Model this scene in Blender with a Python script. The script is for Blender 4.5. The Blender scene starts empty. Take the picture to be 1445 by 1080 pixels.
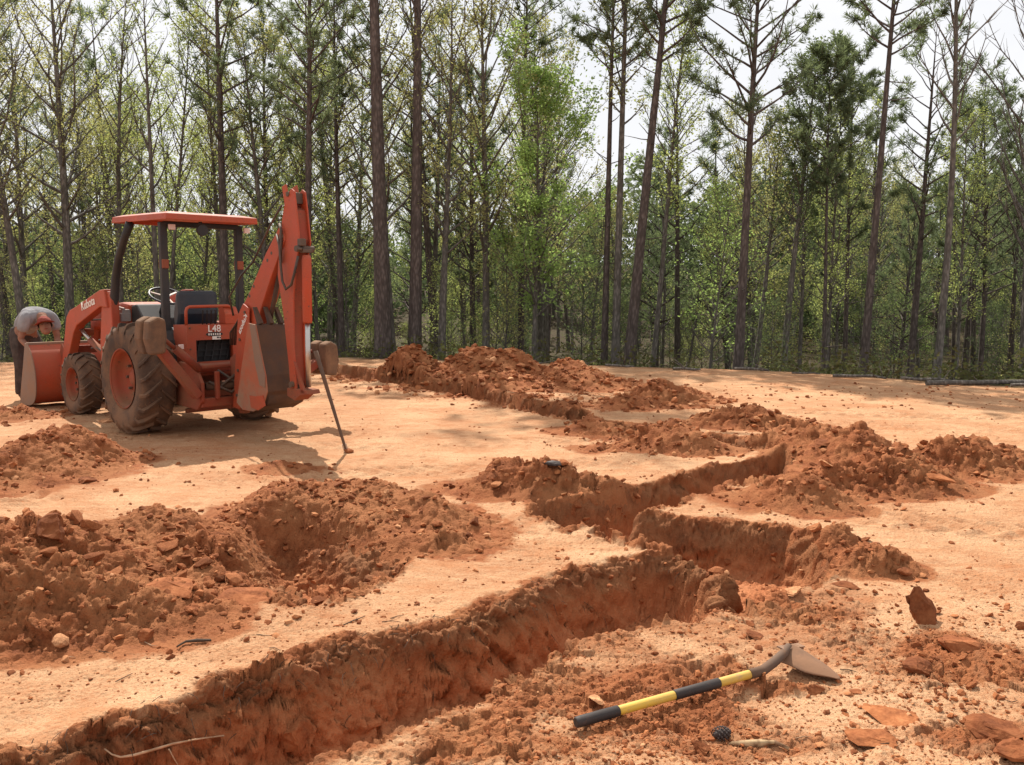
import bpy, bmesh, math, random
import numpy as np
from mathutils import Vector, Matrix

# ---------------------------------------------------------------- camera data
F = 1251.0; PITCH = math.atan(132 / F); EYE = 1.6
def at(px, py, z=0.0):
    x = (px - 722.5) / F; v = -(py - 540) / F
    c, s = math.cos(PITCH), math.sin(PITCH)
    dx, dy, dz = x, c + v * s, -s + v * c
    t = (z - EYE) / dz
    return (dx * t, dy * t)
scene = bpy.context.scene
col = scene.collection
world = bpy.data.worlds.new("World"); scene.world = world; world.use_nodes = True

# ---------------------------------------------------------------- object helpers
def tag(o, label=None, cat=None, group=None, kind=None):
    if label: o['label'] = label
    if cat: o['category'] = cat
    if group: o['group'] = group
    if kind: o['kind'] = kind
    return o
def empty(name, loc=(0, 0, 0), rz=0.0):
    o = bpy.data.objects.new(name, None); col.objects.link(o)
    o.location = loc; o.rotation_euler = (0, 0, rz); o.empty_display_size = .2
    return o
def link_mesh(name, me, parent=None):
    o = bpy.data.objects.new(name, me); col.objects.link(o)
    if parent is not None: o.parent = parent
    return o
def np_mesh(name, V, faces, mat, n=4, smooth=True, attrs=None):
    """V (k,3); faces (m,n) int"""
    me = bpy.data.meshes.new(name)
    V = np.ascontiguousarray(V, dtype=np.float32); faces = np.ascontiguousarray(faces, dtype=np.int32)
    me.vertices.add(len(V)); me.vertices.foreach_set('co', V.ravel())
    m = len(faces)
    me.loops.add(m * n); me.loops.foreach_set('vertex_index', faces.ravel())
    me.polygons.add(m)
    me.polygons.foreach_set('loop_start', np.arange(0, m * n, n, dtype=np.int32))
    me.polygons.foreach_set('loop_total', np.full(m, n, dtype=np.int32))
    me.polygons.foreach_set('use_smooth', np.full(m, smooth, dtype=bool))
    for k, a in (attrs or {}).items():
        at_ = me.attributes.new(k, 'FLOAT', 'POINT'); at_.data.foreach_set('value', np.ascontiguousarray(a, dtype=np.float32))
    me.update(calc_edges=True)
    if mat: me.materials.append(mat)
    return me

class MB:
    def __init__(s): s.v = []; s.f = []; s.sm = []
    def add(s, V, Fs, smooth=False):
        b = len(s.v); s.v += [tuple(v) for v in V]
        for f in Fs: s.f.append(tuple(b + i for i in f)); s.sm.append(smooth)
        return s
    def box(s, c, size, R=None):
        hx, hy, hz = [a / 2 for a in size]
        V = [Vector((x * hx, y * hy, z * hz)) for x in (-1, 1) for y in (-1, 1) for z in (-1, 1)]
        if R is not None: V = [R @ v for v in V]
        V = [v + Vector(c) for v in V]
        return s.add(V, [(0, 1, 3, 2), (4, 6, 7, 5), (0, 4, 5, 1), (2, 3, 7, 6), (0, 2, 6, 4), (1, 5, 7, 3)])
    def bar(s, a, b, w, h, up=(0, 0, 1)):
        a = Vector(a); b = Vector(b); d = (b - a); L = d.length; d.normalize()
        sd = d.cross(Vector(up))
        if sd.length < 1e-4: sd = d.cross(Vector((1, 0, 0)))
        sd.normalize(); u = sd.cross(d)
        R = Matrix((sd, d, u)).transposed()
        return s.box((a + b) / 2, (w, L, h), R)
    def prism(s, poly, x0, x1, axis=0):
        """poly in the plane normal to axis (yz for 0, xz for 1, xy for 2)"""
        def mk(p, t):
            return ((t, p[0], p[1]), (p[0], t, p[1]), (p[0], p[1], t))[axis]
        n = len(poly); V = [mk(p, x0) for p in poly] + [mk(p, x1) for p in poly]
        fs = [tuple(range(n)), tuple(reversed(range(n, 2 * n)))]
        fs += [(i, i + n, (i + 1) % n + n, (i + 1) % n) for i in range(n)]
        return s.add(V, fs)
    def tube(s, pts, rad, n=8, smooth=True, cap=True):
        pts = [Vector(p) for p in pts]; m = len(pts)
        if not isinstance(rad, (list, tuple)): rad = [rad] * m
        V = []; u = None
        for i in range(m):
            t = (pts[min(i + 1, m - 1)] - pts[max(i - 1, 0)])
            if t.length < 1e-9: t = Vector((0, 0, 1))
            t.normalize()
            if u is None:
                u = t.cross(Vector((0.31, 0.95, 0.1))); 
                if u.length < .1: u = t.cross(Vector((1, 0, 0)))
            u = (u - t * u.dot(t)); u.normalize(); w = t.cross(u)
            for k in range(n):
                a = 2 * math.pi * k / n
                V.append(pts[i] + (u * math.cos(a) + w * math.sin(a)) * rad[i])
        fs = [(i * n + k, i * n + (k + 1) % n, (i + 1) * n + (k + 1) % n, (i + 1) * n + k) for i in range(m - 1) for k in range(n)]
        s.add(V, fs, smooth)
        if cap:
            b = len(s.v) - m * n
            s.f.append(tuple(b + k for k in reversed(range(n)))); s.sm.append(False)
            s.f.append(tuple(b + (m - 1) * n + k for k in range(n))); s.sm.append(False)
        return s
    def lathe(s, prof, c, axis='x', n=32, smooth=True):
        """prof list of (along, radius) closed loop around"""
        V = []; m = len(prof)
        for k in range(n):
            a = 2 * math.pi * k / n
            for (t, r) in prof:
                p = (t, r * math.cos(a), r * math.sin(a))
                if axis == 'y': p = (p[1], p[0], p[2])
                if axis == 'z': p = (p[1], p[2], p[0])
                V.append((p[0] + c[0], p[1] + c[1], p[2] + c[2]))
        fs = [(k * m + i, k * m + (i + 1), ((k + 1) % n) * m + (i + 1), ((k + 1) % n) * m + i) for k in range(n) for i in range(m - 1)]
        return s.add(V, fs, smooth)
    def mesh(s, name, mat):
        me = bpy.data.meshes.new(name); me.from_pydata(s.v, [], s.f)
        me.polygons.foreach_set('use_smooth', s.sm)
        bm = bmesh.new(); bm.from_mesh(me); bmesh.ops.recalc_face_normals(bm, faces=bm.faces); bm.to_mesh(me); bm.free()
        me.update()
        if mat: me.materials.append(mat)
        return me
    def build(s, name, mat, parent=None, bevel=0):
        o = link_mesh(name, s.mesh(name, mat), parent)
        if bevel:
            b = o.modifiers.new('bevel', 'BEVEL'); b.width = bevel; b.segments = 2; b.limit_method = 'ANGLE'; b.angle_limit = math.radians(40)
        return o

# ---------------------------------------------------------------- numpy noise
def _h(ix, iy, seed):
    n = (ix.astype(np.int64) * 374761393 + iy.astype(np.int64) * 668265263 + seed * 974711) & 0x7fffffff
    n = ((n ^ (n >> 13)) * 1274126177) & 0x7fffffff
    return ((n ^ (n >> 16)) & 0xffffff) / float(0xffffff)
def vnoise(x, y, seed=0):
    ix = np.floor(x); iy = np.floor(y); fx = x - ix; fy = y - iy
    fx = fx * fx * fx * (fx * (fx * 6 - 15) + 10); fy = fy * fy * fy * (fy * (fy * 6 - 15) + 10)
    a = _h(ix, iy, seed); b = _h(ix + 1, iy, seed); c = _h(ix, iy + 1, seed); d = _h(ix + 1, iy + 1, seed)
    return ((a * (1 - fx) + b * fx) * (1 - fy) + (c * (1 - fx) + d * fx) * fy) * 2 - 1
def fbm(x, y, oct=4, seed=0, gain=.5):
    r = 0; a = 1; t = 0
    for o in range(oct):
        ca, sa = math.cos(.7 * o + .3), math.sin(.7 * o + .3)
        r = r + a * vnoise((x * ca - y * sa) * 2 ** o + 17.3 * o, (x * sa + y * ca) * 2 ** o - 9.1 * o, seed + o); t += a; a *= gain
    return r / t
def shards(x, y, seed=0):
    """angular lumps: every cell is a tilted facet; ~ -1..1"""
    ix = np.floor(x); iy = np.floor(y)
    best = np.full(x.shape, 9.0); out = np.zeros(x.shape)
    for dx in (-1, 0, 1):
        for dy in (-1, 0, 1):
            cx = ix + dx; cy = iy + dy
            qx = cx + _h(cx, cy, seed); qy = cy + _h(cx, cy, seed + 1)
            d = (x - qx) ** 2 + (y - qy) ** 2
            hgt = _h(cx, cy, seed + 2) * 2 - 1
            val = hgt * .6 + (x - qx) * (_h(cx, cy, seed + 3) * 2 - 1) * 1.3 + (y - qy) * (_h(cx, cy, seed + 4) * 2 - 1) * 1.3 - d * .5
            m = d < best
            out = np.where(m, val, out); best = np.where(m, d, best)
    return out
def sstep(a, b, x):
    t = np.clip((x - a) / (b - a), 0, 1); return t * t * (3 - 2 * t)

# ---------------------------------------------------------------- the lie of the land
def W(pts): return [at(*p) for p in pts]
TRENCH = [  # polygon, depth, wall width, (far rim count for wide near slope)
    (W([(-420, 1200), (-250, 1140), (0, 1062), (60, 1046), (180, 1008), (300, 966), (400, 938), (520, 900), (600, 882), (700, 846), (800, 808), (880, 786), (950, 780),
        (1000, 800), (1035, 845), (1010, 866), (930, 878), (860, 894), (800, 918), (740, 955), (650, 997), (560, 1038), (480, 1080), (330, 1190), (100, 1390)]), .35, .16),
    (W([(840, 728), (900, 722), (960, 728), (1040, 733), (1120, 742), (1172, 762), (1182, 795), (1150, 825), (1085, 850), (1035, 868), (1000, 850), (1012, 812), (955, 782), (900, 768), (840, 752)]), .33, .22),
    (W([(742, 706), (790, 704), (830, 702), (890, 690), (960, 672), (1040, 657), (1108, 644), (1128, 655), (1112, 674), (1040, 690), (960, 708), (905, 724), (860, 748), (800, 744), (748, 728)]), .34, .16),
    (W([(440, 508), (475, 514), (560, 527), (700, 552), (830, 584), (836, 604), (700, 572), (560, 543), (470, 530), (430, 520)]), .4, .14),
    (W([(836, 592), (920, 602), (1000, 615), (1106, 630), (1104, 645), (1000, 634), (920, 622), (840, 612)]), .22, .2),
    (W([(318, 800), (345, 748), (420, 733), (505, 750), (572, 778), (560, 812), (500, 842), (430, 856), (362, 838)]), .30, .42),
]
RED = [(880, 990, .55, .42, .62), (1010, 960, .40, .25, .55), (700, 1050, .5, .25, .6), (1350, 925, .45, .38, .6), (1120, 860, .6, .22, .6), (1230, 900, .35, .2, .45), (1040, 1050, .6, .15, .5), (1400, 1040, .3, .2, .6), (1100, 970, .2, .12, .8), (820, 900, .5, .3, .5)]
def poly_sd(x, y, poly):
    """signed distance, positive inside"""
    x0 = min(p[0] for p in poly) - .6; x1 = max(p[0] for p in poly) + .6
    y0 = min(p[1] for p in poly) - .6; y1 = max(p[1] for p in poly) + .6
    out = np.full(x.shape, -9.0)
    m = (x > x0) & (x < x1) & (y > y0) & (y < y1)
    if not m.any(): return out
    X = x[m]; Y = y[m]; d = np.full(X.shape, 1e9); ins = np.zeros(X.shape, bool)
    n = len(poly)
    for i in range(n):
        ax, ay = poly[i]; bx, by = poly[(i + 1) % n]
        ex, ey = bx - ax, by - ay; L2 = ex * ex + ey * ey
        t = np.clip(((X - ax) * ex + (Y - ay) * ey) / L2, 0, 1)
        d = np.minimum(d, (X - ax - t * ex) ** 2 + (Y - ay - t * ey) ** 2)
        c = ((ay > Y) != (by > Y))
        with np.errstate(divide='ignore', invalid='ignore'):
            xi = ax + (Y - ay) * ex / (ey if ey != 0 else 1e-9)
        ins ^= c & (X < xi)
    out[m] = np.where(ins, 1, -1) * np.sqrt(d)
    return out
EDGE = [(-60, 26.), (-10.9, 19.0), (-3.6, 20.2), (2.1, 18.0), (5.6, 16.4), (8.2, 14.3), (20, 10.), (60, -10.)]
def edge_y(x):
    return np.interp(x, [e[0] for e in EDGE], [e[1] for e in EDGE])
def terrain(x, y, fine=True):
    """ground height without piles, plus loose and depth masks"""
    e = y - edge_y(x)
    z = .05 * fbm(x * .35, y * .35, 3, 3)
    back = np.where(e > 0, -.17 * np.minimum(e, 13) * sstep(0, 3, e), 0)
    z = z * (1 - sstep(0, 2, e)) + back + sstep(0, 4, e) * .25 * fbm(x * .2, y * .2, 3, 8)
    z = z + 7.0 * sstep(62, 130, y + np.abs(x) * .12)
    loose = np.zeros(x.shape); dep = np.zeros(x.shape)
    wx = x + .07 * fbm(x * 2.6, y * 2.6, 2, 21)
    wy = y + .07 * fbm(x * 2.6 + 40, y * 2.6, 2, 22)
    for k, (poly, D, wall) in enumerate(TRENCH):
        sd = poly_sd(wx, wy, poly)
        wl = wall
        if k == 0:   # near side slopes gently
            sdn = np.clip((wy - np.interp(wx, [-2.2, -.57, -.2, .12, .4, 1.2], [2.3, 2.88, 3.22, 3.48, 3.82, 4.3])), 0, 1)
            z = z - D * np.minimum(sstep(0, wl, sd), .25 + .75 * sstep(0, .32, sdn)) * sstep(0, wl, sd)
            d_ = D * sstep(0, wl, sd)
        else:
            d_ = D * sstep(0, wl, sd); z = z - d_
        z = z + .018 * sstep(-.22, -.02, sd) * (1 - sstep(-.02, .05, sd))
        dep = np.maximum(dep, d_)
        loose = np.maximum(loose, sstep(-.10, .02, sd + .08 * fbm(x * 5, y * 5, 3, 60 + k)))
    for (px, py, rx, ry, a) in RED:
        bx, by = at(px, py); r = np.sqrt(((wx - bx) / rx) ** 2 + ((wy - by) / ry) ** 2)
        loose = np.maximum(loose, a * sstep(1.15, .55, r + .45 * fbm(x * 4, y * 4, 4, 64)))
    return z, loose, dep, e

PILES = [  # label, [(px, py, height, rx, ry)]
    ('wide heap of crumbly brown clay at the left edge in front of the tractor wheels', [(88, 660, .34, .62, .5), (30, 674, .27, .5, .5), (-60, 690, .2, .6, .5), (135, 650, .12, .4, .3)]),
    ('large twin-humped heap of red clods left of the pit in the foreground', [(78, 832, .36, .66, .6), (205, 768, .30, .62, .5), (10, 868, .27, .55, .5), (160, 880, .15, .5, .3), (300, 790, .13, .45, .35), (265, 860, .1, .3, .25), (-80, 850, .2, .5, .6)]),
    ('rubbly ridge of red clods right behind the pit', [(412, 722, .24, .52, .42), (515, 722, .24, .56, .42), (602, 735, .22, .46, .38), (345, 740, .17, .4, .35), (610, 765, .1, .4, .3), (470, 745, .12, .6, .3)]),
    ('dark brown spoil heap with a black chunk on its crest in the middle', [(765, 692, .27, .42, .26), (705, 688, .22, .38, .28), (838, 694, .16, .32, .2)]),
    ('pointed red heap at the left end of the far row by the wood', [(578, 526, .55, .75, .7), (560, 532, .3, .9, .6)]),
    ('broad double-topped red heap in the middle of the far row', [(668, 530, .52, .9, .8), (725, 532, .48, .8, .8), (700, 545, .3, 1.2, .7)]),
    ('low rounded red heap at the right end of the far row', [(800, 538, .42, .85, .7), (835, 545, .3, .8, .6)]),
    ('long low bank of spoil along the far trench near the stabilizer', [(500, 524, .10, 1.2, .42), (570, 534, .10, 1.1, .42), (640, 548, .09, 1.0, .40), (700, 560, .09, .9, .4), (770, 572, .08, .8, .4)]),
    ('small reddish mound standing alone right of the far row', [(928, 568, .36, .62, .45), (975, 565, .15, .5, .35), (890, 575, .2, .4, .35)]),
    ('small brown heap on the left side of the middle trench', [(848, 610, .22, .5, .35), (885, 618, .12, .4, .3), (870, 635, .08, .5, .25)]),
    ('dark crumbly heap beside the short trench in the middle distance', [(952, 634, .27, .42, .32), (985, 640, .15, .4, .25), (915, 632, .16, .3, .25)]),
    ('low spread heap beyond the short trench on the right', [(1068, 600, .26, .55, .35), (1015, 596, .15, .45, .3), (1120, 606, .13, .5, .3)]),
    ('tallest brown heap right of the trench junction', [(1205, 655, .40, .55, .45), (1150, 640, .27, .45, .38), (1255, 680, .30, .5, .42), (1190, 690, .22, .5, .38), (1300, 692, .14, .4, .3), (1090, 625, .12, .4, .3)]),
    ('smooth cone of fine brown soil on the strip between two trenches', [(1122, 708, .23, .36, .30), (1075, 702, .12, .3, .22), (1165, 715, .12, .3, .25)]),
    ('low brown heap at the right edge behind the pale ground', [(1370, 664, .27, .55, .4), (1312, 662, .18, .38, .32), (1430, 658, .17, .45, .35)]),
    ('small slumped heap at the right end of the nearer cross trench', [(1215, 796, .15, .26, .22), (1180, 770, .16, .22, .2), (1255, 800, .08, .2, .15), (1130, 752, .08, .25, .12)]),
    ('small dark patch of spoil in front of the tractor shadow', [(402, 662, .09, .35, .22)]),
    ('low crumbly bank at the left edge by the loader bucket', [(15, 590, .13, .6, .5)]),
]
PB = [(lab, [(*at(b[0], b[1]), b[2], b[3], b[4]) for b in bs]) for lab, bs in PILES]
def pile_height(x, y, k, split=False):
    """height of pile k above its footing (negative outside)"""
    bs = PB[k][1]
    wx = x + .10 * fbm(x * 2.2, y * 2.2, 3, 31); wy = y + .10 * fbm(x * 2.2 + 30, y * 2.2, 3, 32)
    h = np.zeros(x.shape)
    for (bx, by, bh, rx, ry) in bs:
        r = np.sqrt(((wx - bx) / rx) ** 2 + ((wy - by) / ry) ** 2)
        g = bh * np.exp(-(r ** 1.7) * 1.8)
        h = h + g - h * g / max(.5, bh * 1.1) * .5
    hm = np.minimum(h / .10, 1)
    u = x; v = y + .35 * h
    cl = sstep(-.25, .35, fbm(x * 1.2, y * 1.2, 2, 47))
    n = .045 * fbm(u * 4, v * 4, 5, 41, .6) + .045 * np.maximum(shards(u * 6, v * 6, 42), -.4) * cl \
        + (.010 + .020 * cl) * shards(u * 13, v * 13, 44) + (.005 + .007 * cl) * shards(u * 30, v * 30, 46) + .009 * shards(u * 55, v * 55, 48)
    n = n * hm
    if split: return h - .028, n
    return h - .028 + n
def fine_rough(x0, y0, loose, e, z=0.0):
    x, y = x0, y0
    zc = np.clip(z, -.6, .3) * sstep(24, 20, y0)
    bare = 1 - sstep(0, 1, e)
    rub = sstep(.0, .35, fbm(x * .9, y * .9, 3, 70) + .35 * sstep(-1, 2, x) * sstep(6.5, 4, y) - .15)
    packed = .012 * fbm(x * 4, y * 4, 6, 71, .62) + .0045 * shards(x * 42, y * 42, 82) * (.35 + .65 * sstep(-.1, .3, fbm(x * 1.7, y * 1.7, 3, 87))) + .007 * shards(x * 13, y * 13, 72) * (.2 + rub) + .010 * np.maximum(shards(x * 5, y * 5, 73), 0) * rub
    # lugged tyre prints pressed into the pad
    for (ax, ay, bx, by) in ((1.5, 13.6, 9.5, 11.9), (1.4, 12.1, 9.0, 10.5), (-2.6, 8.9, 2.2, 9.6), (-2.2, 7.6, 1.6, 8.3), (2.3, 6.2, 6.0, 5.0), (2.6, 7.2, 6.5, 6.1), (-4.5, 12.6, 1.0, 15.2), (-6.5, 8.9, -3.2, 6.3)):
        L_ = math.hypot(bx - ax, by - ay); ux, uy = (bx - ax) / L_, (by - ay) / L_
        s_ = (x - ax) * ux + (y - ay) * uy; d_ = -(x - ax) * uy + (y - ay) * ux + .12 * np.sin(s_ * .7)
        m_ = sstep(.24, .17, np.abs(d_)) * sstep(0, .6, s_) * sstep(L_, L_ - .6, s_) * sstep(-.35, .15, fbm(x * .9, y * .9, 2, 88))
        packed = packed + m_ * (-.010 + .014 * np.sin((s_ + np.abs(d_) * .9) * 30)) + .008 * sstep(.10, .0, np.abs(np.abs(d_) - .26)) * (m_ > 0)
    # shallow tooth marks scraped across the pad
    packed = packed + .005 * np.sin((y * .95 + x * .25) * 20 + 2.5 * fbm(x, y, 2, 76)) * sstep(.0, .4, fbm(x * .5, y * .9, 2, 77)) * sstep(8, 11, y)
    y = y + .75 * zc; cl = sstep(-.3, .3, fbm(x * 1.6, y * 1.6, 2, 79))
    ro = (.014 + .045 * cl) * shards(x * 7, y * 7, 74) + (.016 + .018 * cl) * shards(x * 15, y * 15, 75) + .013 * shards(x * 36, y * 36, 80) + .030 * fbm(x * 5, y * 5, 5, 78, .6) + .009 * fbm(x * 9 + y * 4, y * 1.5, 3, 85) * sstep(-.05, -.18, zc) + .010 * np.maximum(shards(x * 10, y * 10, 86), 0) * sstep(-.02, -.1, zc)
    ro = ro * (1 - .42 * sstep(-.03, -.12, zc))
    return (packed * (1 - loose) + ro * loose) * bare, rub
PILE_BOX = []
for lab, bs in PB:
    PILE_BOX.append((min(b[0] - 2.2 * b[3] for b in bs), max(b[0] + 2.2 * b[3] for b in bs), min(b[1] - 2.2 * b[4] for b in bs), max(b[1] + 2.2 * b[4] for b in bs)))
def surface(x, y):
    x = np.asarray(x, float); y = np.asarray(y, float)
    z, lo, dep, e = terrain(x, y); fr, rub = fine_rough(x, y, lo, e, z); z0 = z + fr; top = z0.copy()
    for k, bx in enumerate(PILE_BOX):
        m = (x > bx[0]) & (x < bx[1]) & (y > bx[2]) & (y < bx[3])
        if m.any():
            base = z0[m] if False else np.maximum(z[m], -.05)
            top[m] = np.maximum(top[m], pile_ground(x[m], y[m], z[m], dep[m], k))
    return top
def pile_ground(x, y, z, dep, k):
    return z + pile_height(x, y, k) - dep * .25
def hit(px, py):
    '''where the line of sight through a pixel of the photograph meets the soil'''
    x = (px - 722.5) / F; v = -(py - 540) / F; c, s = math.cos(PITCH), math.sin(PITCH)
    dy, dz = c + v * s, -s + v * c
    t = np.geomspace(2.0, 22, 2600); X = x * t; Y = dy * t; Z = EYE + dz * t; d = Z - surface(X, Y); k = int(np.argmax(d < 0))
    return float(X[k]), float(Y[k]), float(Z[k])
def gz(x, y): return float(surface(np.array([x]), np.array([y]))[0])
# ---------------------------------------------------------------- materials
class NT:
    def __init__(s, name):
        s.m = bpy.data.materials.new(name); s.m.use_nodes = True; s.t = s.m.node_tree; s.t.nodes.clear()
        s.out = s.n('ShaderNodeOutputMaterial')
    def n(s, typ, **kw):
        nd = s.t.nodes.new(typ)
        for k, v in kw.items(): setattr(nd, k, v)
        return nd
    def l(s, a, b): s.t.links.new(a, b)
    def coord(s): 
        if not hasattr(s, '_c'): s._c = s.n('ShaderNodeTexCoord')
        return s._c.outputs['Object']
    def noise(s, scale, detail=4, rough=.55, vec=None, stretch=None):
        nd = s.n('ShaderNodeTexNoise'); nd.inputs['Scale'].default_value = scale; nd.inputs['Detail'].default_value = detail; nd.inputs['Roughness'].default_value = rough
        v = vec or s.coord()
        if stretch:
            mp = s.n('ShaderNodeMapping'); mp.inputs['Scale'].default_value = stretch; s.l(v, mp.inputs['Vector']); v = mp.outputs[0]
        s.l(v, nd.inputs['Vector']); return nd.outputs['Fac']
    def ramp(s, fac, stops):
        r = s.n('ShaderNodeValToRGB'); s.l(fac, r.inputs[0]); el = r.color_ramp.elements
        while len(el) < len(stops): el.new(.5)
        for e, (p, c) in zip(el, stops):
            e.position = p; e.color = (*c, 1) if isinstance(c, tuple) else (c, c, c, 1)
        return r.outputs[0]
    def mix(s, fac, a, b, blend='MIX'):
        m = s.n('ShaderNodeMix', data_type='RGBA', blend_type=blend)
        for sock, v in ((m.inputs[0], fac), (m.inputs[6], a), (m.inputs[7], b)):
            if isinstance(v, (int, float)): sock.default_value = v
            elif isinstance(v, tuple): sock.default_value = (*v, 1)
            else: s.l(v, sock)
        return m.outputs[2]
    def math(s, op, a, b=0.0, clamp=False):
        m = s.n('ShaderNodeMath', operation=op); m.use_clamp = clamp
        for sock, v in ((m.inputs[0], a), (m.inputs[1], b)):
            if isinstance(v, (int, float)): sock.default_value = v
            else: s.l(v, sock)
        return m.outputs[0]
    def attr(s, name): 
        a = s.n('ShaderNodeAttribute'); a.attribute_name = name; return a.outputs['Fac']
    def bump(s, h, strength=.5, dist=.01, prev=None):
        b = s.n('ShaderNodeBump'); b.inputs['Strength'].default_value = strength; b.inputs['Distance'].default_value = dist; s.l(h, b.inputs['Height'])
        if prev: s.l(prev, b.inputs['Normal'])
        return b.outputs[0]
    def pbr(s, colr, rough=.8, metal=0, normal=None, spec=.3):
        p = s.n('ShaderNodeBsdfPrincipled')
        for key, v in (('Base Color', colr), ('Roughness', rough), ('Metallic', metal)):
            if isinstance(v, tuple): p.inputs[key].default_value = (*v, 1)
            elif isinstance(v, (int, float)): p.inputs[key].default_value = v
            else: s.l(v, p.inputs[key])
        p.inputs['Specular IOR Level'].default_value = spec
        if normal: s.l(normal, p.inputs['Normal'])
        s.l(p.outputs[0], s.out.inputs[0]); return s.m

PACK_A, PACK_B, PACK_C = (.445, .236, .122), (.575, .352, .198), (.35, .145, .064)
LO_A, LO_B, LO_C = (.245, .078, .029), (.385, .145, .060), (.14, .043, .018)
def dirt_material(name, clod=False, fixed=False):
    t = NT(name)
    n1 = t.noise(1.1, 6, .6); n2 = t.noise(9, 5, .6); n3 = t.noise(70, 4, .6); n4 = t.noise(260, 3, .6)
    lo_ = t.ramp(n2, [(.3, LO_C), (.5, LO_A), (.72, LO_B)])
    lo_ = t.mix(t.ramp(t.noise(2.2, 3), [(.42, 0.), (.62, 1.)]), lo_, (.31, .125, .052), 'MIX') if not clod else lo_
    lo2 = t.mix(t.math('MULTIPLY', t.ramp(n3, [(.35, 0.), (.7, 1.)]), .45), lo_, LO_B)
    if clod:
        rnd = t.n('ShaderNodeObjectInfo').outputs['Random']
        ti = t.attr('tint') if fixed else t.math('FRACT', t.math('ADD', t.attr('tint'), rnd))
        c = t.mix(1.0, lo2, t.ramp(ti, [(0, (.62, .58, .55)), (.4, (1.0, .98, .95)), (.75, (1.25, 1.3, 1.25)), (.93, (1.5, 1.9, 2.1)), (1., (1.9, 2.7, 3.3))]), 'MULTIPLY')
        nrm = t.bump(n3, .6, .006); nrm = t.bump(n4, .5, .002, nrm)
        return t.pbr(c, .92, 0, nrm, .15)
    pk = t.ramp(n1, [(.32, PACK_C), (.47, PACK_A), (.62, PACK_B)])
    pk = t.mix(t.ramp(t.noise(6, 6, .7, stretch=(1, 2.4, 1)), [(.35, 0.), (.65, .75)]), pk, PACK_B)
    pk = t.mix(t.ramp(t.noise(17, 5, .7), [(.55, 0.), (.72, .55)]), pk, LO_A)
    pk = t.mix(t.math('MULTIPLY', t.ramp(n3, [(.48, 0.), (.66, 1.)]), .55), pk, LO_B)
    pk = t.mix(t.math('MULTIPLY', t.ramp(n4, [(.52, 0.), (.66, 1.)]), .40), pk, LO_A)
    pk = t.mix(t.math('MULTIPLY', t.ramp(t.noise(2.6, 6, .7), [(.5, 0.), (.68, 1.)]), .5), pk, (.38, .145, .058))
    pk = t.mix(t.ramp(t.noise(2.4, 5, .65, stretch=(.35, 2.6, 1)), [(.50, 0.), (.66, .5)]), pk, (.44, .185, .08))
    lf = t.math('ADD', t.attr('loose'), t.math('MULTIPLY', t.math('SUBTRACT', n2, .5), .5), True)
    c = t.mix(t.ramp(lf, [(.25, 0.), (.6, 1.)]), pk, lo2)
    # dark root crust above, smoother damp red clay lower down in the cut
    d = t.attr('depth')
    crust = t.math('MULTIPLY', t.ramp(d, [(0, 0.), (.05, 1.), (.24, 1.), (.5, 0.)]), t.ramp(t.noise(3.5, 4), [(.35, .25), (.6, .9)]))
    c = t.mix(t.math('MULTIPLY', crust, .55), c, (.19, .095, .048))
    deep = t.ramp(d, [(.4, 0.), (.75, .8)])
    c = t.mix(deep, c, t.ramp(t.noise(5, 5, .6, stretch=(1, 1, 3)), [(.35, (.40, .135, .055)), (.65, (.56, .23, .105))]))
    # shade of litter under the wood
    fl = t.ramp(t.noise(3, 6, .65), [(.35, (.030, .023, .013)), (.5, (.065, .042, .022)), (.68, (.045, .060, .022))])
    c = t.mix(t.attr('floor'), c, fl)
    nrm = t.bump(n2, .6, .03); nrm = t.bump(n3, .9, .014, nrm); nrm = t.bump(n4, .8, .004, nrm)
    return t.pbr(c, .93, 0, nrm, .12)
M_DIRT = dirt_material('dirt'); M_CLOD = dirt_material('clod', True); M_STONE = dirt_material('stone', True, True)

def leaf_material(name, c0, c1, trans=.5, tc=None):
    t = NT(name)
    rnd = t.n('ShaderNodeObjectInfo').outputs['Random']
    f = t.math('ADD', t.math('MULTIPLY', t.attr('tint'), .7), t.math('MULTIPLY', rnd, .3))
    c = t.ramp(f, [(.0, c0), (1., c1)])
    di = t.n('ShaderNodeBsdfDiffuse'); tr = t.n('ShaderNodeBsdfTranslucent'); mx = t.n('ShaderNodeMixShader'); mx.inputs[0].default_value = trans
    t.l(c, di.inputs[0]); t.l(t.mix(1., c, tc or (1.15, 1.15, .8), 'MULTIPLY'), tr.inputs[0]); t.l(di.outputs[0], mx.inputs[1]); t.l(tr.outputs[0], mx.inputs[2]); t.l(mx.outputs[0], t.out.inputs[0])
    return t.m
M_PINE = leaf_material('pine_needles', (.10, .13, .085), (.22, .26, .16), .5)
M_SPRING = leaf_material('spring_leaves', (.24, .28, .10), (.42, .46, .20), .55)
M_OLIVE = leaf_material('young_oak_leaves', (.22, .22, .10), (.42, .40, .20), .55)
M_GREEN = leaf_material('fresh_green_leaves', (.20, .29, .10), (.36, .47, .19), .58)
M_DARK = leaf_material('dull_leaves', (.065, .09, .05), (.16, .20, .10), .45)
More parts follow.
